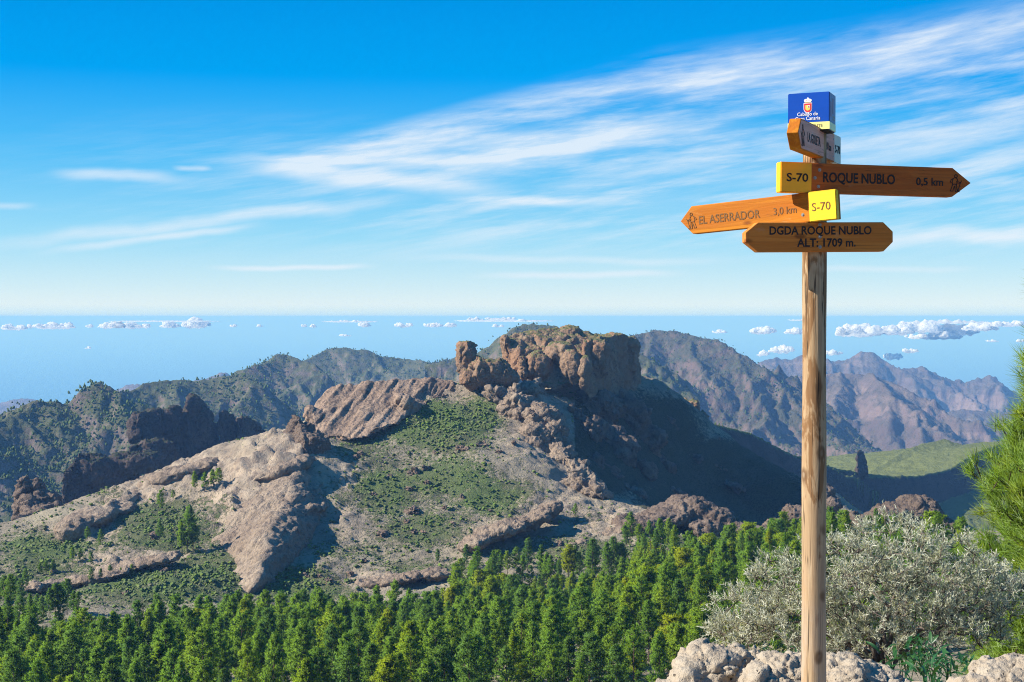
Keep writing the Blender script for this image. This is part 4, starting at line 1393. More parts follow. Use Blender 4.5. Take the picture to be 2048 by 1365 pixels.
LONE = [  # (base px, base py, height px, family, label)
    (390, 984, 42, 'g'), (409, 984, 40, 'g'), (427, 974, 36, 'g'), (438, 972, 36, 'g'), (322, 1026, 46, 'g'), (346, 1000, 20, 'g'), (374, 1108, 92, 'g'), (364, 1106, 66, 'g'), (386, 1100, 62, 'g'), (379, 1052, 42, 'b'),
    (320, 1084, 46, 'b'), (176, 1084, 32, 'b'), (202, 1096, 38, 'b'), (145, 1126, 32, 'g'), (160, 1124, 28, 'g'), (182, 1134, 30, 'b'), (221, 1164, 34, 'b'), (201, 1158, 22, 'b'), (181, 1168, 34, 'b'), (241, 1158, 24, 'g'), (264, 1152, 24, 'g'),
    (92, 1150, 30, 'b'), (106, 1146, 28, 'b'), (80, 1150, 26, 'b')]
MIDP = [(875, 1128, 30, 'b'), (1150, 1034, 28, 'g'), (932, 1140, 52, 'b'), (956, 1140, 48, 'g'), (985, 1150, 50, 'b'), (1001, 1150, 46, 'b'), (1015, 1152, 50, 'g'), (1034, 1150, 56, 'b'), (1056, 1138, 62, 'b'), (1080, 1144, 54, 'b'), (1100, 1158, 48, 'g'), (1118, 1158, 40, 'b'), (1130, 1140, 36, 'g'),
        (1152, 1134, 44, 'b'), (1185, 1138, 60, 'b'), (1228, 1134, 60, 'b'), (1216, 1136, 52, 'g'), (1262, 1090, 66, 'g'), (1254, 1094, 44, 'b'), (1279, 1090, 42, 'g'), (1302, 1098, 58, 'g'), (1312, 1106, 48, 'b'), (1322, 1100, 64, 'g'), (1336, 1102, 66, 'g'), (1347, 1106, 56, 'g'), (1290, 1106, 40, 'b')]
RIGHTP = [(1664, 1090, 66, 'g'), (1690, 1090, 70, 'g'), (1752, 1048, 32, 'g'), (1766, 1048, 28, 'g'), (1790, 1052, 24, 'g'), (1640, 1095, 50, 'g'), (1540, 1098, 36, 'y'), (1570, 1098, 34, 'g'), (1485, 1108, 42, 'b')]
LEFTP = [(8, 1212, 62, 'b'), (20, 1215, 66, 'b'), (30, 1210, 58, 'b'), (44, 1216, 60, 'b'), (16, 1248, 56, 'b'), (38, 1250, 60, 'b'), (60, 1240, 54, 'b'), (75, 1245, 58, 'b'), (88, 1248, 56, 'b'), (100, 1236, 62, 'b'), (110, 1232, 66, 'b'), (122, 1238, 70, 'b'), (134, 1230, 74, 'b'), (146, 1234, 54, 'b'), (155, 1222, 40, 'b'), (0, 1262, 50, 'b'), (52, 1180, 44, 'b'), (-10, 1215, 60, 'b')]


NTH = 'first second third fourth fifth sixth seventh eighth ninth tenth eleventh twelfth thirteenth fourteenth fifteenth sixteenth seventeenth eighteenth nineteenth twentieth twenty-first twenty-second twenty-third twenty-fourth twenty-fifth twenty-sixth twenty-seventh'.split()


def build_lone_pines():
    rs = np.random.default_rng(44)
    fams = {'g': 'green', 'b': 'blue', 'y': 'yellow'}
    for lst, lab, gr in ((LONE, 'pine on the rocky slope left of the pale dome', 'lone pines left of the pale dome'),
                         (MIDP, 'pine in the loose row at the foot of the green slope', 'pines at the foot of the green slope'),
                         (RIGHTP, 'pine by the post below the brown rock humps', 'pines beside the post'),
                         (LEFTP, 'dark pine in the shaded clump at the far left', 'pines in the far left clump')):
        for px, py, h, f in lst:
            loc, _ = cast(px, py)
            if loc is None or loc[1] > 1200:
                continue
            H = h / F * loc[1]
            loc[2] -= 0.3
            mates = sorted(q[0] for q in lst)
            r_ = mates.index(px) + 1
            side_ = ('leftmost' if r_ == 1 else 'rightmost' if r_ == len(lst) else NTH[r_ - 1] + ' from the left')
            put_pine(fams[f], tuple(loc), H, side_ + ' ' + lab, gr, rs)


# ---- low shrubs that cover the slopes
def ico(sub=1):
    bm = bmesh.new()
    bmesh.ops.create_icosphere(bm, subdivisions=sub, radius=1.0)
    V = np.array([v.co[:] for v in bm.verts]); T = np.array([[v.index for v in f.verts] for f in bm.faces])
    bm.free()
    return V, T


def scatter_blobs(name, C, R, mat, rs, squash=0.7, label=None, sub=1, rough=0.35):
    V0, T0 = ico(sub) if sub else (np.array([(1, 0, 0), (-.5, .87, 0), (-.5, -.87, 0), (.35, .6, .75), (-.7, 0, .75), (.35, -.6, .75), (0, 0, 1.05)], float), np.array([(0, 3, 5), (0, 1, 3), (1, 4, 3), (1, 2, 4), (2, 5, 4), (2, 0, 5), (3, 4, 6), (4, 5, 6), (5, 3, 6)]))
    n, k = len(C), len(V0)
    jit = 1 + rs.normal(size=(n, k, 1)) * rough * 0.6
    V = V0[None] * jit * R[:, None, None]
    V[..., 2] *= squash if np.isscalar(squash) else squash[:, None]
    V = V + C[:, None, :]
    T = (T0[None] + (np.arange(n) * k)[:, None, None]).reshape(-1, 3)
    me = mesh_np(name, V.reshape(-1, 3), T, False)
    o = link_mesh(name, me, mat)
    setp(o, kind='stuff', label=label)
    return o


def build_shrubs():
    rs = np.random.default_rng(55)
    me = hillside.data
    V = get_co(me)
    cov = np.empty(len(V), np.float32); me.attributes['cover'].data.foreach_get('value', cov)
    rk = np.empty(len(V), np.float32); me.attributes['rock'].data.foreach_get('value', rk)
    px, py = proj(V)
    scb = np.empty(len(V), np.float32); me.attributes['shade_scrub'].data.foreach_get('value', scb)
    ok = (scb < .35) & (px > -40) & (px < 2080) & (py < 1400) & (V[:, 1] > 300) & (V[:, 1] < 1010)
    cl = fbm(V / 14.0, 3) * 0.5 + fbm(V / 4.0, 2) * 0.35
    w = np.clip(cov * 1.1 + cl * 0.9 - 0.30, 0.0, 1) ** 1.1 * (1 - 0.75 * rk) * ok + 0.07 * ok * (1 - rk)
    # vertices crowd where rows are close: weigh by the ground each one stands for
    w = w * V[:, 1] * np.where(V[:, 1] > 620, 1.0, 1.8)
    idx = rs.choice(len(V), 42000, p=w / w.sum(), replace=True)
    C = V[idx] + rs.normal(size=(len(idx), 3)) * np.array([.6, .6, 0])
    R = rs.lognormal(-0.72, 0.55, len(idx)) * (0.75 + 0.5 * cov[idx])
    R = np.clip(R, 0.25, 1.5)
    C[:, 2] += R * 0.15
    scatter_blobs('shrubs', C, R, M['shrub'], rs, 0.75, 'low green shrubs scattered over the rocky slopes', sub=0)


def build_far_pines():
    rs = np.random.default_rng(66)
    Cs, Rs = [], []
    for key, n, h in (('hill', 7000, 8.5), ('hill2', 7000, 9), ('hill3', 5500, 9.5), ('hill4', 6000, 9.5), ('hill5', 1500, 9), ('big', 5000, 10), ('r10', 500, 4)):
        o = FIELDS[key]
        V = get_co(o.data); N = get_no(o.data)
        px, py = proj(V)
        cl = fbm(V / 160.0, 3)
        w = np.clip(0.55 + cl * 1.1, 0.03, 2) * np.clip(N[:, 2] - 0.35, 0, 1) * ((px > -40) & (px < 2080) & (V[:, 2] > V[:, 2].min() + 60))
        # ridge tops carry a fringe of trees
        i = rs.choice(len(V), n, p=w / w.sum())
        C = V[i] + rs.normal(size=(n, 3)) * np.array([8, 8, 0])
        H = h * rs.uniform(.55, 1.25, n)
        C[:, 2] += H * 0.12
        Cs.append(C); Rs.append(H)
    C, H = np.concatenate(Cs), np.concatenate(Rs)
    scatter_blobs('distant_pines', C, H * 0.25, M['far_pine'], rs, rs.uniform(1.3, 2.0, len(C)), 'pines dotting the distant hills', sub=0, rough=0.5)


BOULDERS = [(722, 906, 9), (712, 912, 7), (832, 940, 8), (853, 934, 8), (820, 944, 6), (855, 963, 7), (918, 894, 9), (930, 896, 7), (967, 886, 9), (957, 890, 6), (998, 902, 5), (747, 987, 7), (828, 1016, 12), (820, 1022, 8), (889, 1014, 6), (766, 1064, 11), (828, 1062, 7), (846, 1064, 6), (813, 1041, 7),
            (925, 992, 6), (818, 976, 6), (1066, 826, 6), (1028, 884, 6), (660, 1160, 8), (612, 1150, 7), (640, 1150, 6), (730, 1120, 6), (1120, 1085, 7), (980, 1020, 5), (700, 1145, 6), (905, 1045, 5), (780, 950, 5), (870, 905, 5), (250, 1185, 6), (330, 1140, 7), (310, 1070, 10), (108, 1140, 7)]


def build_boulders():
    rs = np.random.default_rng(77)
    meshes = []
    for k in range(5):
        V0, T0 = ico(3)
        q = V0 * np.array([1.0, .9, .8])
        f1, f2, cv, ct = cells(V0 * 1.1 + k * 9.0, k)
        V = q * (1 + (ct * .55 + (cv - .5) * .3)[:, None] + 0.25 * fbm(V0 * 1.7 + k * 7, 4)[:, None])
        me = mesh_np('boulder', V, T0, False)
        me.materials.append(M['boulder'])
        meshes.append(me)
    for i, (px, py, r) in enumerate(BOULDERS):
        loc, _ = cast(px, py + r * .6)
        if loc is None or loc[1] > 1100:
            continue
        o = link_mesh('boulder', meshes[i % 5])
        s = r / F * loc[1]
        o.location = loc + np.array([0, 0, s * .25])
        o.rotation_euler = (rs.normal() * .3, rs.normal() * .3, rs.uniform(0, 6.28))
        o.scale = (s * rs.uniform(.85, 1.3), s, s * rs.uniform(.75, 1.1))
        where = ('among the pines left of the pale dome' if px < 400 else 'just right of the pale dome' if px < 700 else 'right of the dark rock knob' if px < 800 and py < 950 else 'low on the open slope right of the dome' if py > 1040 else
                 'high on the slope under the summit' if py < 905 and px > 890 else 'in the middle of the green slope' if px < 900 else 'near the rugged spur on the green slope')
        setp(o, ('large' if r > 9 else 'mid sized' if r > 6 else 'small') + ' reddish boulder ' + where, 'boulder', 'loose boulders on the hillside')


M['boulder'] = rock_mat('boulder_rock', (0.23, 0.165, 0.12), (0.16, 0.115, 0.085), (0.065, 0.05, 0.04), 0.3)
print('forest', build_forest())
build_lone_pines()
build_boulders()
build_shrubs()
build_far_pines()
# ------------------------------------------------------------------ foreground rocks
def pitted_rock_mat():
    m, g, b, out = new_mat('pale_pitted_rock')
    p = g.geom('Position')
    n1 = g.noise(p, 5.0, 5, 0.6)
    n2 = g.noise(p, 22.0, 6, 0.65, 0.3)
    n3 = g.noise(p, 90.0, 4, 0.6)
    v = g.voronoi(g.vadd(p, g.vmul(g.noise(p, 30.0, 3, .5, col=True), (.03, .03, .03))), 26.0)
    pit = g.step(v, 0.20, 0.08) * g.step(g.noise(p, 9.0, 3, .6), 0.45, 0.6)
    c = g.mix(g.step(n1, 0.35, 0.65), (0.37, 0.315, 0.24), (0.32, 0.26, 0.19))
    c = g.mix(g.step(n2, 0.5, 0.72) * 0.7, c, (0.37, 0.325, 0.255))
    c = g.mix(g.step(g.noise(p, 14.0, 4, .65), 0.56, 0.72) * 0.55, c, (0.25, 0.19, 0.13))
    c = g.mix(g.step(n3, 0.55, 0.75) * 0.35, c, (0.22, 0.17, 0.12))
    c = g.mix(pit * 0.85, c, (0.08, 0.062, 0.05))
    nz = g.sep(g.geom('Normal'))[2]
    lich = g.step(g.noise(p, 11.0, 5, .7), 0.60, 0.70) * 0.4
    c = g.mix(lich, c, (0.30, 0.29, 0.25))
    g.link(c, b.inputs['Base Color'])
    g.link(g.bump(n2 * 0.9 + n3 * 0.45 - pit * 1.2, 1.0, 0.018), b.inputs['Normal'])
    b.inputs['Roughness'].default_value = 0.92
    b.inputs['Specular IOR Level'].default_value = 0.15
    return m


M['pale_rock'] = pitted_rock_mat()


def near_rock(lumps, label, seed, voxel=0.009):
    o = crag('boulder', lumps, M['pale_rock'], voxel, 0.020, 0.24, 0.008, (1, 1, 1.3), seed, label, 1, 'thing', 'rock', 'pale rocks round the foot of the post', block=1.7, rid=0.25)
    return o


def build_near_rocks():
    near_rock([(1425, 1345, 7.1, 78, 62, .26, -8, .35), (1460, 1330, 7.15, 50, 44, .20, 10, .35), (1380, 1365, 7.0, 46, 50, .2, 0, .3), (1420, 1400, 7.05, 95, 60, .3, 0, .3), (1350, 1400, 6.95, 50, 40, .2, 0, .3)],
              'big pale pitted boulder left of the post with a dark shaded side', 3.0)
    near_rock([(1560, 1352, 6.95, 62, 52, .24, 0, .3), (1590, 1340, 7.0, 40, 42, .2, 0, .3), (1530, 1372, 6.85, 56, 50, .22, 0, .3), (1570, 1400, 6.9, 90, 50, .28, 0, .3)],
              'pale lumpy boulder directly behind the post at its left', 7.0)
    near_rock([(1690, 1362, 6.9, 60, 50, .24, 10, .3), (1740, 1375, 6.95, 70, 50, .26, -14, .3), (1660, 1352, 7.0, 34, 40, .2, 0, .3), (1700, 1410, 6.85, 110, 50, .3, 0, .3), (1800, 1400, 6.9, 40, 36, .2, -20, .3)],
              'low pale boulder sloping down right of the post', 11.0)
    near_rock([(2010, 1372, 6.5, 80, 46, .26, 8, .3), (2060, 1365, 6.55, 70, 50, .26, 0, .3), (1960, 1390, 6.45, 56, 40, .2, 10, .3), (2010, 1410, 6.45, 120, 46, .28, 0, .3)],
              'pale boulder in the lower right corner of the view', 17.0)
    near_rock([(1512, 1308, 7.35, 14, 18, .06, 0, .3), (1508, 1322, 7.35, 16, 16, .06, 0, .3)], 'small grey stone wedged between two big boulders', 23.0, 0.006)
    near_rock([(1990, 1338, 6.85, 44, 12, .12, 4, .4), (2035, 1335, 6.85, 36, 14, .12, 0, .4)], 'dark edged flat stone behind the corner boulder', 29.0, 0.006)


# ------------------------------------------------------------------ silvery bush
def build_bush():
    rs = np.random.default_rng(88)
    Yb = 8.7
    root = P(1760, 1345, Yb)
    t = empty('silver_bush', tuple(root))
    setp(t, 'wide silvery grey bush behind the post with bare twisted twigs', 'bush')
    k = Yb / F
    # outline of the crown: half-width and height by direction, in metres
    def env(px, py, dy):
        q = P(px, py, Yb) - root
        return np.array([q[0], dy, q[2]])
    # crown lobes (px, py, rx, rz, ry)
    lobes = [(1500, 1220, 78, 52, .42), (1580, 1165, 80, 60, .5), (1690, 1130, 95, 75, .6), (1790, 1095, 90, 68, .6), (1890, 1120, 80, 66, .55), (1960, 1165, 75, 60, .5), (2040, 1190, 60, 50, .45), (1620, 1240, 130, 60, .6), (1760, 1210, 150, 90, .65), (1880, 1210, 110, 70, .6), (1470, 1250, 50, 34, .3), (1945, 1235, 60, 40, .35)]
    w = np.array([l[2] * l[3] for l in lobes], float); w /= w.sum()
    tips = []
    for i in rs.choice(len(lobes), 900, p=w):
        px, py, rx, rz, ry = lobes[i]
        v = unit(rs.normal(size=3)) * rs.uniform(.45, 1.06) ** .6
        tips.append(env(px + v[0] * rx * .97, py + 16 - v[2] * rz * .95, v[1] * ry))
    tips = np.array(tips)
    tips = tips[tips[:, 2] > 0.03 + 0.05 * np.abs(tips[:, 0])]
    wood = Soup()
    nodes = [np.zeros(3)]
    # main limbs
    for px, py, dy in ((1520, 1235, -.15), (1590, 1190, .25), (1650, 1210, -.3), (1700, 1150, .1), (1780, 1130, -.2), (1790, 1180, .3), (1870, 1150, .1), (1930, 1190, -.25), (2010, 1200, .1), (1930, 1262, -.1), (1600, 1275, -.2), (1850, 1235, -.35), (1995, 1238, .0)):
        e = env(px, py, dy)
        n = 9
        pth = [np.array([rs.normal() * .05, rs.normal() * .05, -.12])]
        for j in range(1, n + 1):
            s = j / n
            q = e * s + np.array([0, 0, 0.10 * math.sin(s * PI)]) + rs.normal(size=3) * 0.022
            pth.append(q); nodes.append(q)
        wood.add(*tube(pth, np.linspace(0.017, 0.005, n + 1), 6))
    order = np.argsort(np.linalg.norm(tips, axis=1))
    LT = []
    for i in order:
        e = tips[i]
        nd = np.array(nodes)
        d = np.linalg.norm(nd - e, axis=1) + 0.35 * np.maximum(0, np.linalg.norm(nd, axis=1) - np.linalg.norm(e) + .02)
        b = nd[np.argmin(d)]
        m = (b + e) / 2 + rs.normal(size=3) * 0.02 - np.array([0, 0, .012])
        wood.add(*tube([b, m, e], (0.0036, 0.0026, 0.0016), 4))
        nodes.append(m); nodes.append(e)
        out = unit(e - b + 0.35 * unit(e) * .1 + np.array([0, 0, .05]))
        for _ in range(5):
            dd = unit(out + rs.normal(size=3) * .55 + np.array([0, 0, .35]))
            L = rs.uniform(.05, .11)
            p1 = e + dd * L
            wood.add(*tube([e, p1], (0.0016, 0.0008), 3))
            nl = 11
            s = rs.uniform(.15, 1.05, nl)[:, None]
            LT.append((e + dd * L * s, np.repeat(dd[None], nl, 0)))
    C = np.concatenate([a for a, _ in LT]); D = np.concatenate([b for _, b in LT])
    n = len(C)
    dirs = unit(D * 0.9 + rs.normal(size=(n, 3)) * .6)
    L = rs.uniform(.020, .040, (n, 1))
    side = unit(np.cross(dirs, rs.normal(size=(n, 3)))) * 0.0026
    T = np.stack([C - side, C + side, C + dirs * L], 1)
    T2 = np.stack([C - side * .9 + dirs * L * .1, C + dirs * L * .5 + side * 1.6, C + dirs * L], 1)
    T = np.concatenate([T, T2])
    me = tri_mesh('silver_leaves', T, M['silver'])
    link_mesh('foliage', me, None, t)
    link_mesh('branches', wood.mesh('bush_wood', M['twig']), None, t)


# ------------------------------------------------------------------ leafy herbs between the rocks
def leaf_blade(L, W, droop, fold=0.25, n=5):
    V, Q = [], []
    for i in range(n + 1):
        s = i / n
        w = W * math.sin(PI * min(1, 0.08 + s * 0.92)) ** 0.8 * (1 if i < n else 0.05)
        x = L * (s - 0.15 * droop * s * s)
        z = L * (0.55 * s - droop * s * s)
        V += [(x, -w, z + w * fold), (x, 0, z), (x, w, z + w * fold)]
    for i in range(n):
        a = i * 3
        Q += [(a, a + 1, a + 4, a + 3), (a + 1, a + 2, a + 5, a + 4)]
    return V, Q


def build_herbs():
    rs = np.random.default_rng(99)
    kinds = []
    for L, W, dr in ((.15, .016, .5), (.17, .013, .75), (.12, .015, .25), (.20, .011, .9)):
        s = Soup(); s.add(*leaf_blade(L, W, dr)); kinds.append(s.mesh('herb_leaf', M['herb']))
    for px, py, Y, n, lab in ((1850, 1345, 7.6, 60, 'dark green leafy plant filling the gap between the pale rocks'), (1810, 1345, 7.9, 50, 'leafy green plant at the foot of the silvery bush, beside the low boulder'), (1900, 1352, 7.5, 44, 'leafy green plant with long arching leaves beside the corner boulder'),
                              (1870, 1372, 7.0, 30, 'pale tipped leafy plant at the bottom edge between two boulders'), (1548, 1312, 7.8, 9, 'tiny bright green herb peeping over the boulder left of the post'), (1845, 1315, 7.8, 40, 'tallest leafy green plant in front of the bush stems')):
        q = P(px, py, Y)
        t = empty('leafy_plant', tuple(q), (0, 0, rs.uniform(0, 6)))
        setp(t, lab, 'plant', 'green herbs among the rocks')
        st = Soup()
        hgt = .10 if n > 12 else .04
        for j in range(5):
            e = np.array([rs.normal() * .05, rs.normal() * .05, hgt * rs.uniform(.6, 1.2)])
            st.add(*tube([(e[0] * .2, e[1] * .2, -.10), e * .5, e * .9], (.0035, .003, .002), 4))
        link_mesh('stem', st.mesh('herb_stem', M['herb']), None, t)
        for j in range(n):
            lf = link_mesh('leaf', kinds[rs.integers(4)], None, t)
            lf.location = (rs.normal() * .07, rs.normal() * .07, rs.uniform(0, hgt))
            lf.rotation_euler = (rs.normal() * .35, rs.uniform(-.75, .25), rs.uniform(0, 2 * PI))
            s = rs.uniform(.38, .72) * (1 if n > 12 else .6)
            lf.scale = (s, s, s)


# ------------------------------------------------------------------ the young pine at the right edge
def build_near_pine():
    rs = np.random.default_rng(101)
    Y = 14.0
    base = P(2165, 1480, Y)
    top = P(2150, 420, Y)
    H = top[2] - base[2]
    t = empty('pine_tree', tuple(base))
    setp(t, 'young pine with long bright needles close by at the right edge', 'pine tree')
    wood = Soup()
    ax = lambda s: np.array([(top[0] - base[0]) * s, 0.0, H * s])
    wood.add(*tube([ax(s) for s in np.linspace(-.08, 1, 12)], np.linspace(.09, .012, 12), 8))
    link_mesh('trunk', wood.mesh('young_pine_trunk', M['bark']), None, t)
    br = Soup()
    C, D = [], []
    k = Y / F
    # how far the foliage reaches to the left of the axis, in photo pixels, by photo row
    rows = np.array([430, 620, 700, 760, 830, 880, 940, 985, 1010, 1060, 1100, 1150, 1200, 1260, 1330, 1400, 1480])
    reach = np.array([10, 60, 78, 96, 118, 136, 158, 222, 230, 230, 222, 215, 250, 245, 240, 230, 180])
    for i in range(170):
        s = rs.uniform(.03, .97) ** 0.9
        p0 = ax(s)
        az = rs.uniform(0, 2 * PI)
        if rs.random() < .35:
            az = rs.uniform(PI * .65, PI * 1.35)
        py = 1480 - (1480 - 420) * s
        L = np.interp(py - 85, rows, reach) * k * rs.uniform(.65, 1.0)
        up = 0.30 + 0.5 * s
        d = unit(np.array([math.cos(az), math.sin(az), up]))
        L = L / max(.3, math.hypot(d[0], d[1]))
        e = p0 + d * L + np.array([0, 0, 0.12 * L])
        m = p0 + d * L * .55
        br.add(*tube([p0, m, e], (.018, .012, .006), 5))
        nt = 3 + int(5 * L)
        C.append(e); D.append(unit(d + np.array([0, 0, .9])))
        for j in range(nt):
            u = rs.uniform(.45, 1.0)
            q0 = p0 + (e - p0) * u
            d2 = unit(d * .6 + rs.normal(size=3) * .5 + np.array([0, 0, .55]))
            q1 = q0 + d2 * rs.uniform(.10, .26)
            br.add(*tube([q0, q1], (.007, .005), 4))
            C.append(q1); D.append(unit(d2 + np.array([0, 0, .5])))
    C, D = np.array(C), np.array(D)
    T = tufts(C, D, rs, 60, 0.21, 0.0030, 0.55)
    link_mesh('branches', br.mesh('young_pine_boughs', M['bark']), None, t)
    me = tri_mesh('young_pine_needles', T, M['near_pine'], True)
    Dr = np.repeat(D, 60, 0)
    ctr = T.mean(1)
    nrm = unit(Dr * .6 + unit(ctr - np.repeat(C, 60, 0)) * .8 + unit(ctr * np.array([1, 1, 0])) * .5 + rs.normal(size=ctr.shape) * .3)
    me.normals_split_custom_set_from_vertices(np.repeat(nrm, 3, 0).tolist())
    link_mesh('needles', me, None, t)


build_near_rocks()
build_bush()
build_herbs()
build_near_pine()
# ------------------------------------------------------------------ the signpost
def wood_mat(name, cols, grain=1.0, axis='X', gloss=0.68, knots=True, wear=None):
    """planed, stained board; the grain runs along the object's own axis"""
    m, g, b, out = new_mat(name)
    o = g.vadd(g.coord('Object'), g.xyz(g.objrandom() * 7.0, 0.0, g.objrandom() * 3.0))
    sc = {'X': (1.6, 22, 22), 'Z': (22, 22, 1.6)}[axis]
    q = g.vmul(o, sc)
    n1 = g.noise(q, 1.0, 5, 0.6, 0.8)
    n2 = g.noise(g.vmul(q, (1.5, 4, 4)), 1.0, 4, 0.65)
    n3 = g.noise(o, 3.5, 3, 0.5)
    rings = g.math('SINE', (n1 * 26.0)) * 0.5 + 0.5
    c = g.mix(g.step(n1, .3, .7), cols[0], cols[1])
    c = g.mix(rings * 0.25, c, cols[2])
    c = g.mix(g.step(n2, .5, .75) * .45, c, cols[2])
    c = g.mix(g.step(n3, .45, .65) * .3, c, cols[1])
    # fine checks along the grain
    ck = g.noise(g.vmul(o, (1.1, 30, 30) if axis == 'X' else (30, 30, 1.1)), 1.0, 2, .4)
    chk = g.step((ck - .5).abs(), .012, .003) * g.step(n3, .42, .55)
    c = g.mix(chk * .35, c, (0.05, 0.025, 0.010))
    if knots:
        v = g.voronoi(g.vmul(o, (5.0, 11.0, 11.0) if axis == 'X' else (11.0, 11.0, 5.0)), 1.0)
        c = g.mix(g.step(v, 0.17, 0.08) * .75, c, cols[3])
    if wear is not None:
        c = g.mix(g.step(g.noise(g.vmul(o, (6, 20, 14)), 1.0, 5, .7), .56, .68) * .6, c, wear)
    g.link(c, b.inputs['Base Color'])
    g.link(g.bump(n2 * .6 + rings * .25, .35, .004), b.inputs['Normal'])
    b.inputs['Roughness'].default_value = gloss
    b.inputs['Specular IOR Level'].default_value = 0.2
    return m


def post_mat():
    m, g, b, out = new_mat('weathered_round_post')
    o = g.coord('Object')
    x, y, z = g.sep(o)
    warp = g.noise(g.vmul(o, (3, 3, 1.1)), 1.0, 3, .5)
    q = g.vmul(o, (26, 26, 1.3))
    n1 = g.noise(q, 1.0, 5, .6, 1.0)
    n2 = g.noise(g.vmul(o, (90, 90, 5)), 1.0, 4, .65)
    n3 = g.noise(g.vmul(o, (14, 14, 4.5)), 1.0, 5, .65, .6)
    rings = g.math('SINE', (n1 * 18.0 + warp * 14.0)) * .5 + .5
    c = g.mix(g.step(n1, .32, .68), (0.50, 0.37, 0.22), (0.40, 0.275, 0.15))
    c = g.mix(rings * .55, c, (0.22, 0.12, 0.055))
    # brown stain left from the varnish, more of it high up
    st = g.step(n3 + (z - 1.1) * 0.09 + (n1 - .5) * .5, .52, .62)
    c = g.mix(st * .8, c, (0.17, 0.078, 0.026))
    c = g.mix(g.step(n2, .52, .74) * .5, c, (0.17, 0.11, 0.065))
    # grey weathering low down
    c = g.mix(g.step(z, 0.9, 0.1) * g.step(n3, .35, .65) * .55, c, (0.38, 0.33, 0.27))
    # knots
    kv = g.voronoi(g.vadd(g.vmul(o, (10, 10, 6.5)), g.vmul(g.noise(o, 12.0, 2, .5, col=True), (.35, .35, .35))), 1.0)
    c = g.mix(g.step(kv, .30, .14) * .8, c, (0.12, 0.065, 0.03))
    c = g.mix(g.step(kv, .12, .06) * .7, c, (0.30, 0.22, 0.14))
    # drying checks
    ck = g.noise(g.vmul(o, (34, 34, .7)), 1.0, 2, .4)
    chk = g.step((ck - .5).abs(), .016, .005) * g.step(g.noise(o, 2.3, 2, .5), .40, .52)
    c = g.mix(chk * .85, c, (0.035, 0.022, 0.014))
    g.link(c, b.inputs['Base Color'])
    g.link(g.bump(n2 * .5 + rings * .3 - chk * 1.5, .5, .004), b.inputs['Normal'])
    b.inputs['Roughness'].default_value = .8
    b.inputs['Specular IOR Level'].default_value = .2
    return m


def paint(name, col, rough=.45, grain=0.0, spec=.4):
    m, g, b, out = new_mat(name)
    o = g.coord('Object')
    n = g.noise(g.vmul(o, (3, 40, 40)), 1.0, 4, .6)
    n2 = g.noise(o, 40.0, 4, .7)
    c = g.mix(g.step(n, .4, .7) * (.25 + grain), col, tuple(v * .72 for v in col))
    c = g.mix(g.step(n2, .64, .74) * .35, c, tuple(v * .55 for v in col))
    g.link(c, b.inputs['Base Color'])
    g.link(g.bump(n, .2, .002), b.inputs['Normal'])
    b.inputs['Roughness'].default_value = rough
    b.inputs['Specular IOR Level'].default_value = spec
    return m


M['board_orange'] = wood_mat('orange_board', ((0.50, 0.18, 0.008), (0.40, 0.115, 0.005), (0.22, 0.055, 0.004), (0.14, 0.032, 0.004)), wear=(0.46, 0.24, 0.07))
M['board_brown'] = wood_mat('red_brown_board', ((0.50, 0.135, 0.022), (0.42, 0.10, 0.016), (0.28, 0.06, 0.010), (0.16, 0.035, 0.008)), wear=(0.40, 0.17, 0.07))
M['board_tan'] = wood_mat('tan_brown_board', ((0.62, 0.215, 0.035), (0.54, 0.165, 0.024), (0.36, 0.10, 0.014), (0.18, 0.05, 0.010)), wear=(0.50, 0.26, 0.12))
M['board_faded'] = wood_mat('faded_board', ((0.78, 0.37, 0.26), (0.72, 0.32, 0.21), (0.56, 0.22, 0.13), (0.36, 0.14, 0.08)), wear=(0.78, 0.50, 0.40))
M['post'] = post_mat()
M['yellow'] = paint('yellow_paint_shaded', (0.90, 0.42, 0.006))  # same panel paint, toned down for the board that stands in shade
M['yellow_lit'] = paint('yellow_paint_lit', (0.90, 0.54, 0.006))  # same panel paint, brighter for the sunlit board
M['cream'] = paint('cream_paint', (0.66, 0.60, 0.42))
M['blue'] = paint('blue_print', (0.006, 0.060, 0.36), .3)
M['blue_faded'] = paint('faded_blue_print', (0.045, 0.11, 0.27), .4)
M['pale_yellow'] = paint('pale_yellow_print', (0.80, 0.75, 0.25), .35)
M['white'] = paint('white_print', (0.80, 0.80, 0.80), .4)
M['red'] = paint('red_print', (0.65, 0.03, 0.035), .4)
M['gold'] = paint('gold_print', (0.80, 0.55, 0.10), .4)
M['pinkish'] = paint('faded_pink_print', (0.25, 0.14, 0.17), .5)
M['carved'] = paint('burnt_carving', (0.022, 0.015, 0.012), .7)
M['carved_light'] = paint('shallow_carving', (0.15, 0.065, 0.012), .7)
M['grey_ink'] = paint('grey_ink', (0.25, 0.24, 0.15), .6)
mm, gg, bb, _o = new_mat('zinc_screw')
bb.inputs['Base Color'].default_value = (0.30, 0.28, 0.25, 1)
bb.inputs['Metallic'].default_value = 0.9
bb.inputs['Roughness'].default_value = 0.4
M['zinc'] = mm

POST_XY = P(1629, 900, 5.99)[:2]
BASE_Z = float(ground_height(np.array([POST_XY[0]]), np.array([POST_XY[1]]))[0])
SIGN = empty('signpost', (POST_XY[0], POST_XY[1], BASE_Z))
setp(SIGN, 'tall round wooden signpost with four carved direction boards and a blue box on top', 'signpost')


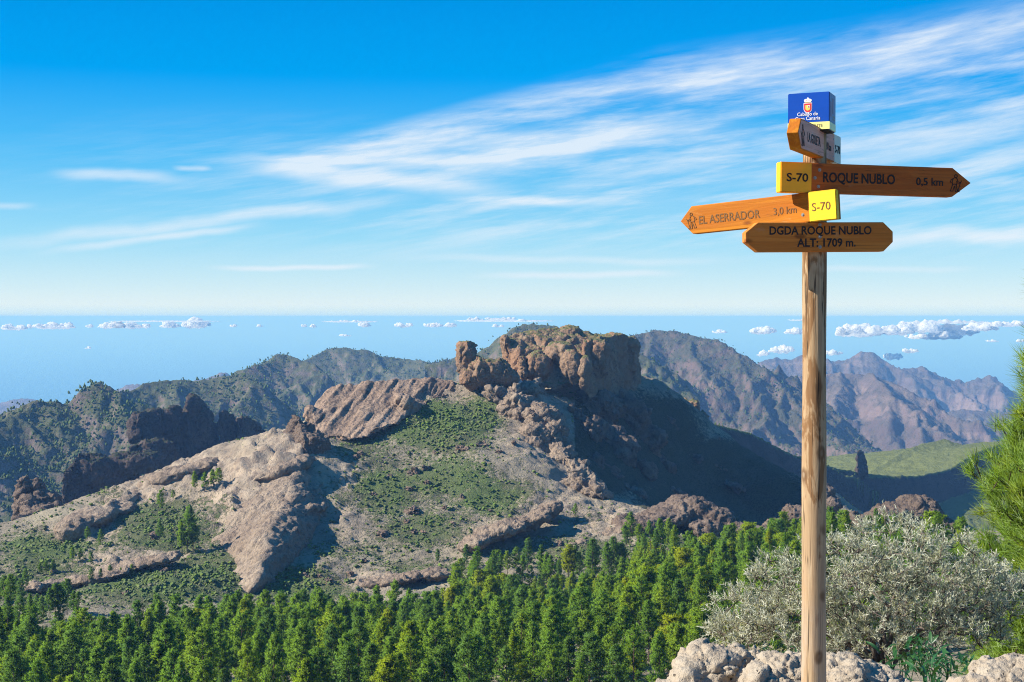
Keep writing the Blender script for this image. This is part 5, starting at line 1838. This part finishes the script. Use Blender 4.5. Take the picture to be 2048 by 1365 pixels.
def sign_post():
    top = P(1628, 262, 5.99)[2] - BASE_Z
    n, rings = 28, 70
    V, Q = [], []
    rs = np.random.default_rng(3)
    zs = np.linspace(-0.35, top, rings)
    ang = np.linspace(0, 2 * PI, n, endpoint=False)
    for z in zs:
        r = 0.0500 + 0.0010 * math.sin(z * 7) + 0.0016 * (1 - z / top)
        q = np.stack([np.cos(ang) * 2.0, np.sin(ang) * 2.0, np.full(n, z * 1.3)], 1)
        rr = r + 0.0016 * fbm(q, 3)
        lean = 0.004 * (z / top)
        for a, rv in zip(ang, rr):
            V.append((math.cos(a) * rv - lean, math.sin(a) * rv, z))
    for i in range(rings - 1):
        for k in range(n):
            a, b2 = i * n + k, i * n + (k + 1) % n
            Q.append((a, b2, b2 + n, a + n))
    s = Soup(); s.add(V, Q)
    me = s.mesh('post', M['post'])
    bm = bmesh.new(); bm.from_mesh(me)
    bm.verts.ensure_lookup_table()
    bm.faces.new([bm.verts[(rings - 1) * n + k] for k in range(n)])
    bm.to_mesh(me); bm.free()
    o = link_mesh('post', me, None, SIGN)
    return o


sign_post()


def along(A, B):
    """board length coordinate of the spot that shows at a photo column"""
    A, B = np.array(A), np.array(B)
    L = np.linalg.norm(B - A)
    def f(px):
        lo, hi = -.3, 1.3
        s0 = 1 if proj(B)[0] > proj(A)[0] else -1
        for _ in range(40):
            mid = (lo + hi) / 2
            if (proj(A + (B - A) * mid)[0] - px) * s0 > 0:
                hi = mid
            else:
                lo = mid
        return lo * L
    return f


def frame_of(A, B, roll_up=(0, 0, 1)):
    A, B = Vector(A), Vector(B)
    X = (B - A).normalized()
    up = Vector(roll_up)
    Y = up.cross(X).normalized()        # away from the reader
    Z = X.cross(Y)
    m = Matrix((X, Y, Z)).transposed().to_4x4()
    m.translation = A
    return m, (B - A).length


def extrude_outline(name, outline, t, mat, parent, Mx, bevel=0.003):
    """a board: outline in its own X,Z plane, front face at y=0, thickness t"""
    bm = bmesh.new()
    f = [bm.verts.new((x, 0, z)) for x, z in outline]
    k = [bm.verts.new((x, t, z)) for x, z in outline]
    n = len(outline)
    bm.faces.new(f)
    bm.faces.new(k[::-1])
    for i in range(n):
        bm.faces.new((f[(i + 1) % n], f[i], k[i], k[(i + 1) % n]))
    bmesh.ops.recalc_face_normals(bm, faces=bm.faces)
    if bevel:
        bmesh.ops.bevel(bm, geom=bm.edges[:], offset=bevel, segments=2, affect='EDGES', profile=.6)
    me = bpy.data.meshes.new(name)
    bm.to_mesh(me); bm.free()
    o = link_mesh(name, me, mat, parent)
    if Mx is not None:
        o.matrix_parent_inverse = Matrix.Identity(4)
        loc = Mx.copy()
        loc.translation = Mx.translation - parent.location
        o.matrix_local = loc
    return o


def text_mesh(txt, size, mat, bold=0.0, width=1.0, depth=0.0006):
    cu = bpy.data.curves.new('lettering', 'FONT')
    cu.body = txt
    cu.size = size
    cu.offset = bold
    cu.extrude = depth
    cu.resolution_u = 3
    cu.space_character = 1.0
    ob = bpy.data.objects.new('lettering', cu)
    COL.objects.link(ob)
    dg = bpy.context.evaluated_depsgraph_get()
    me = bpy.data.meshes.new_from_object(ob.evaluated_get(dg))
    bpy.data.objects.remove(ob)
    bpy.data.curves.remove(cu)
    co = get_co(me)
    lo, hi = co.min(0), co.max(0)
    # stand it up in the board's X,Z plane, left edge and base line at 0, width in metres
    sx = width / (hi[0] - lo[0])
    V = np.stack([(co[:, 0] - lo[0]) * sx, -co[:, 2], co[:, 1]], 1)
    me.vertices.foreach_set('co', np.ascontiguousarray(V, np.float32).ravel())
    me.update()
    me.materials.clear()
    me.materials.append(mat)
    return me


def put_text(txt, parent, x, z, w, capH, mat, bold=0.0, y=-0.0008, name='lettering', slant=0.0):
    """capH: height of the capitals in metres; x, z: left end of the base line"""
    me = text_mesh(txt, capH / 0.70, mat, bold * capH, w)
    o = link_mesh(name, me, None, parent)
    o.location = (x, y, z)
    o.rotation_euler = (0, slant, 0)
    return o


def ribbon(paths, w, mat, parent, name, x, z, s, y=-0.0012, flip=1, sx=1.0):
    """line drawing laid flat on a board"""
    so = Soup()
    for pth in paths:
        pts_ = [np.array([p[0] * s * flip * sx, p[1] * s]) for p in pth]
        for a, b2 in zip(pts_[:-1], pts_[1:]):
            d = b2 - a
            L = np.linalg.norm(d)
            if L < 1e-7:
                continue
            d /= L
            nrm = np.array([-d[1], d[0]]) * w / 2
            a2, b3 = a - d * w * .4, b2 + d * w * .4
            qs = [a2 - nrm, b3 - nrm, b3 + nrm, a2 + nrm]
            so.add([(q[0], -0.0004, q[1]) for q in qs] + [(q[0], 0.0009, q[1]) for q in qs], [(0, 1, 2, 3), (4, 7, 6, 5), (0, 4, 5, 1), (1, 5, 6, 2), (2, 6, 7, 3), (3, 7, 4, 0)])
    o = link_mesh(name, so.mesh(name, mat, False), None, parent)
    o.location = (x, y, z)
    return o


def circ(cx, cy, r, n=14, a0=0, a1=2 * PI, ry=None):
    return [(cx + r * math.cos(a0 + (a1 - a0) * k / n), cy + (ry or r) * math.sin(a0 + (a1 - a0) * k / n)) for k in range(n + 1)]


# a walker with a stick, facing +x; one unit tall
HIKER = [circ(0.08, 0.88, 0.085), [(0.02, 0.80), (-0.10, 0.74), (-0.22, 0.66), (-0.27, 0.56), (-0.22, 0.50)], [(0.10, 0.79), (0.17, 0.70), (0.20, 0.58), (0.36, 0.53), (0.36, 0.48), (0.16, 0.50), (0.12, 0.60)],
         [(-0.10, 0.74), (-0.16, 0.52), (-0.12, 0.42), (-0.18, 0.24), (-0.26, 0.03), (-0.10, 0.03), (-0.06, 0.20), (0.02, 0.34)], [(0.16, 0.50), (0.12, 0.40), (0.14, 0.24), (0.18, 0.05), (0.30, 0.05), (0.30, 0.0), (0.06, 0.0), (0.02, 0.22), (0.02, 0.34)],
         [(0.44, 0.62), (0.36, 0.50), (0.22, 0.06)], [(-0.12, 0.42), (0.14, 0.42)]]


def screws(parent, spots):
    for x, z in spots:
        bm = bmesh.new()
        bmesh.ops.create_cone(bm, cap_ends=True, segments=14, radius1=0.0048, radius2=0.0036, depth=0.003)
        bmesh.ops.create_cone(bm, cap_ends=True, segments=14, radius1=0.0078, radius2=0.0070, depth=0.0012, matrix=Matrix.Translation((0, 0, -.0012)))
        bmesh.ops.rotate(bm, verts=bm.verts, matrix=Matrix.Rotation(PI / 2, 3, 'X'))
        me = bpy.data.meshes.new('screw')
        bm.to_mesh(me); bm.free()
        o = link_mesh('screw', me, M['zinc'], parent)
        o.location = (x, -0.0016, z)


def panel(parent, x0, x1, h, mat, name='number_panel', wrap=None):
    """painted end of a board: a thin coat that wraps face and edges"""
    e = 0.0014
    t = wrap
    bm = bmesh.new()
    bmesh.ops.create_cube(bm, size=1.0)
    for v in bm.verts:
        v.co = Vector((x0 if v.co.x < 0 else x1, -e if v.co.y < 0 else t + e, -h / 2 - e if v.co.z < 0 else h / 2 + e))
    bmesh.ops.bevel(bm, geom=bm.edges[:], offset=.003, segments=2, affect='EDGES')
    me = bpy.data.meshes.new(name)
    bm.to_mesh(me); bm.free()
    return link_mesh(name, me, mat, parent)


def build_boards():
    t = 0.046
    # ROQUE NUBLO: points right, right end a little farther away
    A, B = P(1562, 354, 5.885), P(1942, 366.5, 6.085)
    Mx, L = frame_of(A, B)
    h = 0.1245
    x_ = along(A, B)
    sh = x_(1905)
    b = extrude_outline('direction_board', [(0, -h / 2), (sh, -h / 2), (L, 0), (sh, h / 2), (0, h / 2)], t, M['board_brown'], SIGN, Mx)
    b['label'] = 'red brown board pointing right'
    panel(b, -0.0016, x_(1624), h, M['yellow'], wrap=t)
    put_text('S-70', b, x_(1573), -.017, x_(1616) - x_(1573), .034, M['carved'], .022, y=-.0022, name='route_number')
    put_text('ROQUE NUBLO', b, x_(1646), -.016, x_(1790) - x_(1646), .041, M['carved'], .03)
    put_text('0,5 km', b, x_(1832), -.016, x_(1886) - x_(1832), .032, M['carved'], .02)
    ribbon(HIKER, .0028, M['carved'], b, 'hiker_emblem', x_(1909), -.040, .076)
    screws(b, [(x_(1639), .034), (x_(1630), .0), (x_(1637), -.036)])
    # EL ASERRADOR: points left and away
    A, B = P(1361, 443, 6.255), P(1672, 408.5, 5.830)
    Mx, L = frame_of(A, B)
    Z = Vector((Mx[0][2], Mx[1][2], Mx[2][2]))
    h = 0.1225
    x_ = along(A, B)
    sh = x_(1384)
    b = extrude_outline('direction_board', [(0, 0), (sh, -h / 2), (L, -h / 2), (L, h / 2), (sh, h / 2)], t, M['board_orange'], SIGN, Mx)
    b['label'] = 'bright orange board pointing left'
    panel(b, x_(1617), L + .0016, h, M['yellow_lit'], wrap=t * .55)
    put_text('S-70', b, x_(1624), -.019, x_(1661) - x_(1624), .034, M['carved_light'], .0, y=-.0022, name='route_number')
    put_text('EL ASERRADOR', b, x_(1398), -.022, x_(1520) - x_(1398), .036, M['carved_light'], .012)
    put_text('3,0 km', b, x_(1547), -.018, x_(1593) - x_(1547), .031, M['carved_light'], .004)
    ribbon(HIKER, .0026, M['carved_light'], b, 'hiker_emblem', x_(1385), -.038, .072, flip=-1, sx=.95)
    screws(b, [(x_(1605), -.030)])
    # DGDA ROQUE NUBLO / ALT: faces the viewer, both ends cut to a blunt point
    A, B = P(1491, 475, 5.865), P(1786, 474, 5.965)
    Mx, L = frame_of(A, B)
    h = 0.124
    x_ = along(A, B)
    c1, c2 = x_(1516), x_(1767)
    b = extrude_outline('direction_board', [(0, -.020), (c1, -h / 2), (c2, -h / 2), (L, -.022), (L, .022), (c2, h / 2), (c1, h / 2), (0, .020)], t, M['board_tan'], SIGN, Mx)
    b['label'] = 'brown board with two lines of carved text and both ends cut to blunt points'
    put_text('DGDA ROQUE NUBLO', b, x_(1539), .011, x_(1743) - x_(1539), .034, M['carved'], .03)
    put_text('ALT: 1709 m.', b, x_(1594), -.040, x_(1711) - x_(1594), .034, M['carved'], .03)
    screws(b, [(x_(1640), .052), (x_(1640), .001), (x_(1640), -.042)])
    # LA GOLETA: comes towards the viewer, read from its right side
    A, B = P(1596, 265, 5.52), P(1681, 302.5, 6.28)
    Mx, L = frame_of(A, B)
    h = 0.122
    sh = 0.055
    b = extrude_outline('direction_board', [(0, 0), (sh, -h / 2), (L, -h / 2), (L, h / 2), (sh, h / 2)], t, M['board_orange'], SIGN, Mx)
    b['label'] = 'foreshortened board coming towards the viewer with a faded side'
    fc = extrude_outline('faded_face', [(.006, 0), (sh + .003, -h / 2 + .005), (L - .004, -h / 2 + .005), (L - .004, h / 2 - .005), (sh + .003, h / 2 - .005)], .002, M['board_faded'], b, None, 0)
    fc.location = (0, -.0012, 0)
    x_ = along(A, B)
    panel(b, x_(1668), L + .0016, h, M['cream'], wrap=t * .4)
    put_text('S-70', b, x_(1669.5), -.017, x_(1679) - x_(1669.5), .034, M['carved'], .015, y=-.0024, name='route_number')
    put_text('LA GOLETA', b, x_(1614.5), -.020, x_(1640) - x_(1614.5), .038, M['carved'], .012, y=-.0020)
    put_text('1,0 km', b, x_(1650), -.020, x_(1661.5) - x_(1650), .033, M['carved'], .006, y=-.0020)
    ribbon(HIKER, .003, M['carved'], b, 'hiker_emblem', x_(1605.5), -.046, .086, y=-.0022, flip=-1)
    screws(b, [(x_(1666), .036), (x_(1667), -.002), (x_(1666), -.038)])


def build_box():
    C0 = Vector(P(1659, 183, 5.86))          # upper front right corner
    Lp = Vector(P(1576, 188, 5.93))
    Rp = Vector(P(1678, 192, 5.975))
    h = (183 - 258) / F * 5.86 * -1
    X = (C0 - Lp); X.z = 0
    Y = (Rp - C0); Y.z = 0
    w, d = X.length, Y.length
    X.normalize()
    Yp = Vector((-X.y, X.x, 0))
    d = 0.13
    Mx = Matrix((X, Yp, Vector((0, 0, 1)))).transposed().to_4x4()
    org = C0 - X * w
    org.z = C0.z - h
    Mx.translation = org - Vector(SIGN.location)
    bm = bmesh.new()
    bmesh.ops.create_cube(bm, size=1.0)
    for v in bm.verts:
        v.co = Vector(((v.co.x + .5) * w, (v.co.y + .5) * d, (v.co.z + .5) * h))
    bmesh.ops.bevel(bm, geom=bm.edges[:], offset=.0025, segments=2, affect='EDGES')
    me = bpy.data.meshes.new('top_box')
    bm.to_mesh(me); bm.free()
    b = link_mesh('top_box', me, M['blue'], SIGN)
    b.matrix_local = Mx
    b['label'] = 'blue box with a crest, white lettering and a pale yellow band'
    hb = h * .205
    bm = bmesh.new()
    bmesh.ops.create_cube(bm, size=1.0)
    e = .0008
    for v in bm.verts:
        v.co = Vector((-e if v.co.x < 0 else w + e, -e if v.co.y < 0 else d + e, .001 if v.co.z < 0 else hb))
    me = bpy.data.meshes.new('yellow_band'); bm.to_mesh(me); bm.free()
    link_mesh('yellow_band', me, M['pale_yellow'], b)
    # lower plate, dark
    bm = bmesh.new()
    bmesh.ops.create_cube(bm, size=1.0)
    for v in bm.verts:
        v.co = Vector((.004 if v.co.x < 0 else w - .004, .004 if v.co.y < 0 else d - .004, -.004 if v.co.z < 0 else .0012))
    me = bpy.data.meshes.new('bottom_plate'); bm.to_mesh(me); bm.free()
    link_mesh('bottom_plate', me, M['carved'], b)
    u = w / 83.0                              # one photo pixel on the front
    z_ = lambda py: h - (py - 183) / 75.0 * h
    put_text('Cabildo de', b, 19 * u, .385 * h, 41 * u, .0150, M['white'], .004, y=-.0008)
    put_text('Gran Canaria', b, 15 * u, .268 * h, 50 * u, .0150, M['white'], .004, y=-.0008)
    put_text('AMBIENTE', b, 31 * u, .07 * h, 38 * u, .0125, M['grey_ink'], -.005, y=-.0014)
    # crest: shield under a crown
    cx = 40 * u
    def flat(name, outline, mat, y, x, z):
        bm = bmesh.new()
        f = [bm.verts.new((px, 0, pz)) for px, pz in outline]
        k = [bm.verts.new((px, .0008, pz)) for px, pz in outline]
        bm.faces.new(f); bm.faces.new(k[::-1])
        for i in range(len(f)):
            j = (i + 1) % len(f)
            bm.faces.new((f[j], f[i], k[i], k[j]))
        bmesh.ops.recalc_face_normals(bm, faces=bm.faces)
        me = bpy.data.meshes.new(name); bm.to_mesh(me); bm.free()
        o = link_mesh(name, me, mat, b)
        o.location = (x, y, z)
        return o
    def shield(rw, rh):
        return [(-rw, rh * .9)] + [(-rw, -rh * .2)] + [(rw * math.cos(a), -rh * .2 + rh * .8 * math.sin(a)) for a in np.linspace(PI, 2 * PI, 12)[1:-1]] + [(rw, -rh * .2), (rw, rh * .9)]
    zc = .60 * h
    flat('crest_rim', shield(.0175, .022), M['white'], -.0008, cx, zc)
    flat('crest_shield', shield(.0155, .0195), M['red'], -.0015, cx, zc)
    flat('crest_field', shield(.0098, .0120), M['gold'], -.0022, cx, zc - .0005)
    flat('crest_quarter', [(0, 0), (.008, 0), (.008, .009), (0, .009)], M['white'], -.0029, cx, zc)
    flat('crest_quarter', [(.002, .001), (.0055, .001), (.0055, .0075), (.002, .0075)], M['red'], -.0036, cx, zc)
    crown = [(-.0125, 0), (.0125, 0), (.0160, .008), (.0150, .0125), (.0090, .0150), (.0035, .0155), (.0025, .0205), (-.0025, .0205), (-.0035, .0155), (-.0090, .0150), (-.0150, .0125), (-.0160, .008)]
    flat('crest_crown', crown, M['white'], -.0008, cx, zc + .0215)
    flat('crown_band', [(-.0125, 0), (.0125, 0), (.0132, .003), (-.0132, .003)], M['gold'], -.0015, cx, zc + .0215)
    for q in (-.0045, .0045):
        flat('crown_jewel', circ(0, 0, .0016, 8)[:-1], M['red'], -.0015, cx + q, zc + .030)
    # faded picture on the right side
    def side(name, y0, y1, z0, z1, mat, off):
        bm = bmesh.new()
        bmesh.ops.create_cube(bm, size=1.0)
        for v in bm.verts:
            v.co = Vector((w - .0004 if v.co.x < 0 else w + off, y0 if v.co.y < 0 else y1, z0 if v.co.z < 0 else z1))
        me = bpy.data.meshes.new(name); bm.to_mesh(me); bm.free()
        return link_mesh(name, me, mat, b)
    side('faded_print', .003, d - .003, hb + .002, h - .003, M['blue_faded'], .0007)
    side('print_figure', d * .45, d * .62, h * .45, h * .86, M['pinkish'], .0012)
    side('print_figure', d * .15, d * .32, h * .35, h * .75, M['pinkish'], .0012)
    side('print_caption', d * .5, d * .85, h * .36, h * .40, M['grey_ink'], .0012)
    side('print_caption', d * .5, d * .80, h * .30, h * .33, M['grey_ink'], .0012)


build_boards()
build_box()
# ------------------------------------------------------------------ the air
def build_haze():
    me = bpy.data.meshes.new('haze')
    bm = bmesh.new()
    bmesh.ops.create_cube(bm, size=1.0)
    top = 25.0
    bot = -1701.0
    for v in bm.verts:
        v.co = Vector((v.co.x * 410000, v.co.y * 410000, bot if v.co.z < 0 else top))
    bm.to_mesh(me); bm.free()
    m = bpy.data.materials.new('hazy_air')
    m.use_nodes = True
    t = m.node_tree
    t.nodes.clear()
    out = t.nodes.new('ShaderNodeOutputMaterial')
    v = t.nodes.new('ShaderNodeVolumePrincipled')
    v.inputs['Color'].default_value = (0.14, 0.30, 0.60, 1)
    v.inputs['Absorption Color'].default_value = (0.58, 0.65, 0.46, 1)
    v.inputs['Density'].default_value = HAZE_DENSITY
    v.inputs['Anisotropy'].default_value = 0.0
    t.links.new(v.outputs[0], out.inputs['Volume'])
    o = link_mesh('haze', me, m)
    setp(o, kind='stuff', label='thin blue air over the valley and the sea')


HAZE_DENSITY = 9.2e-5
build_haze()
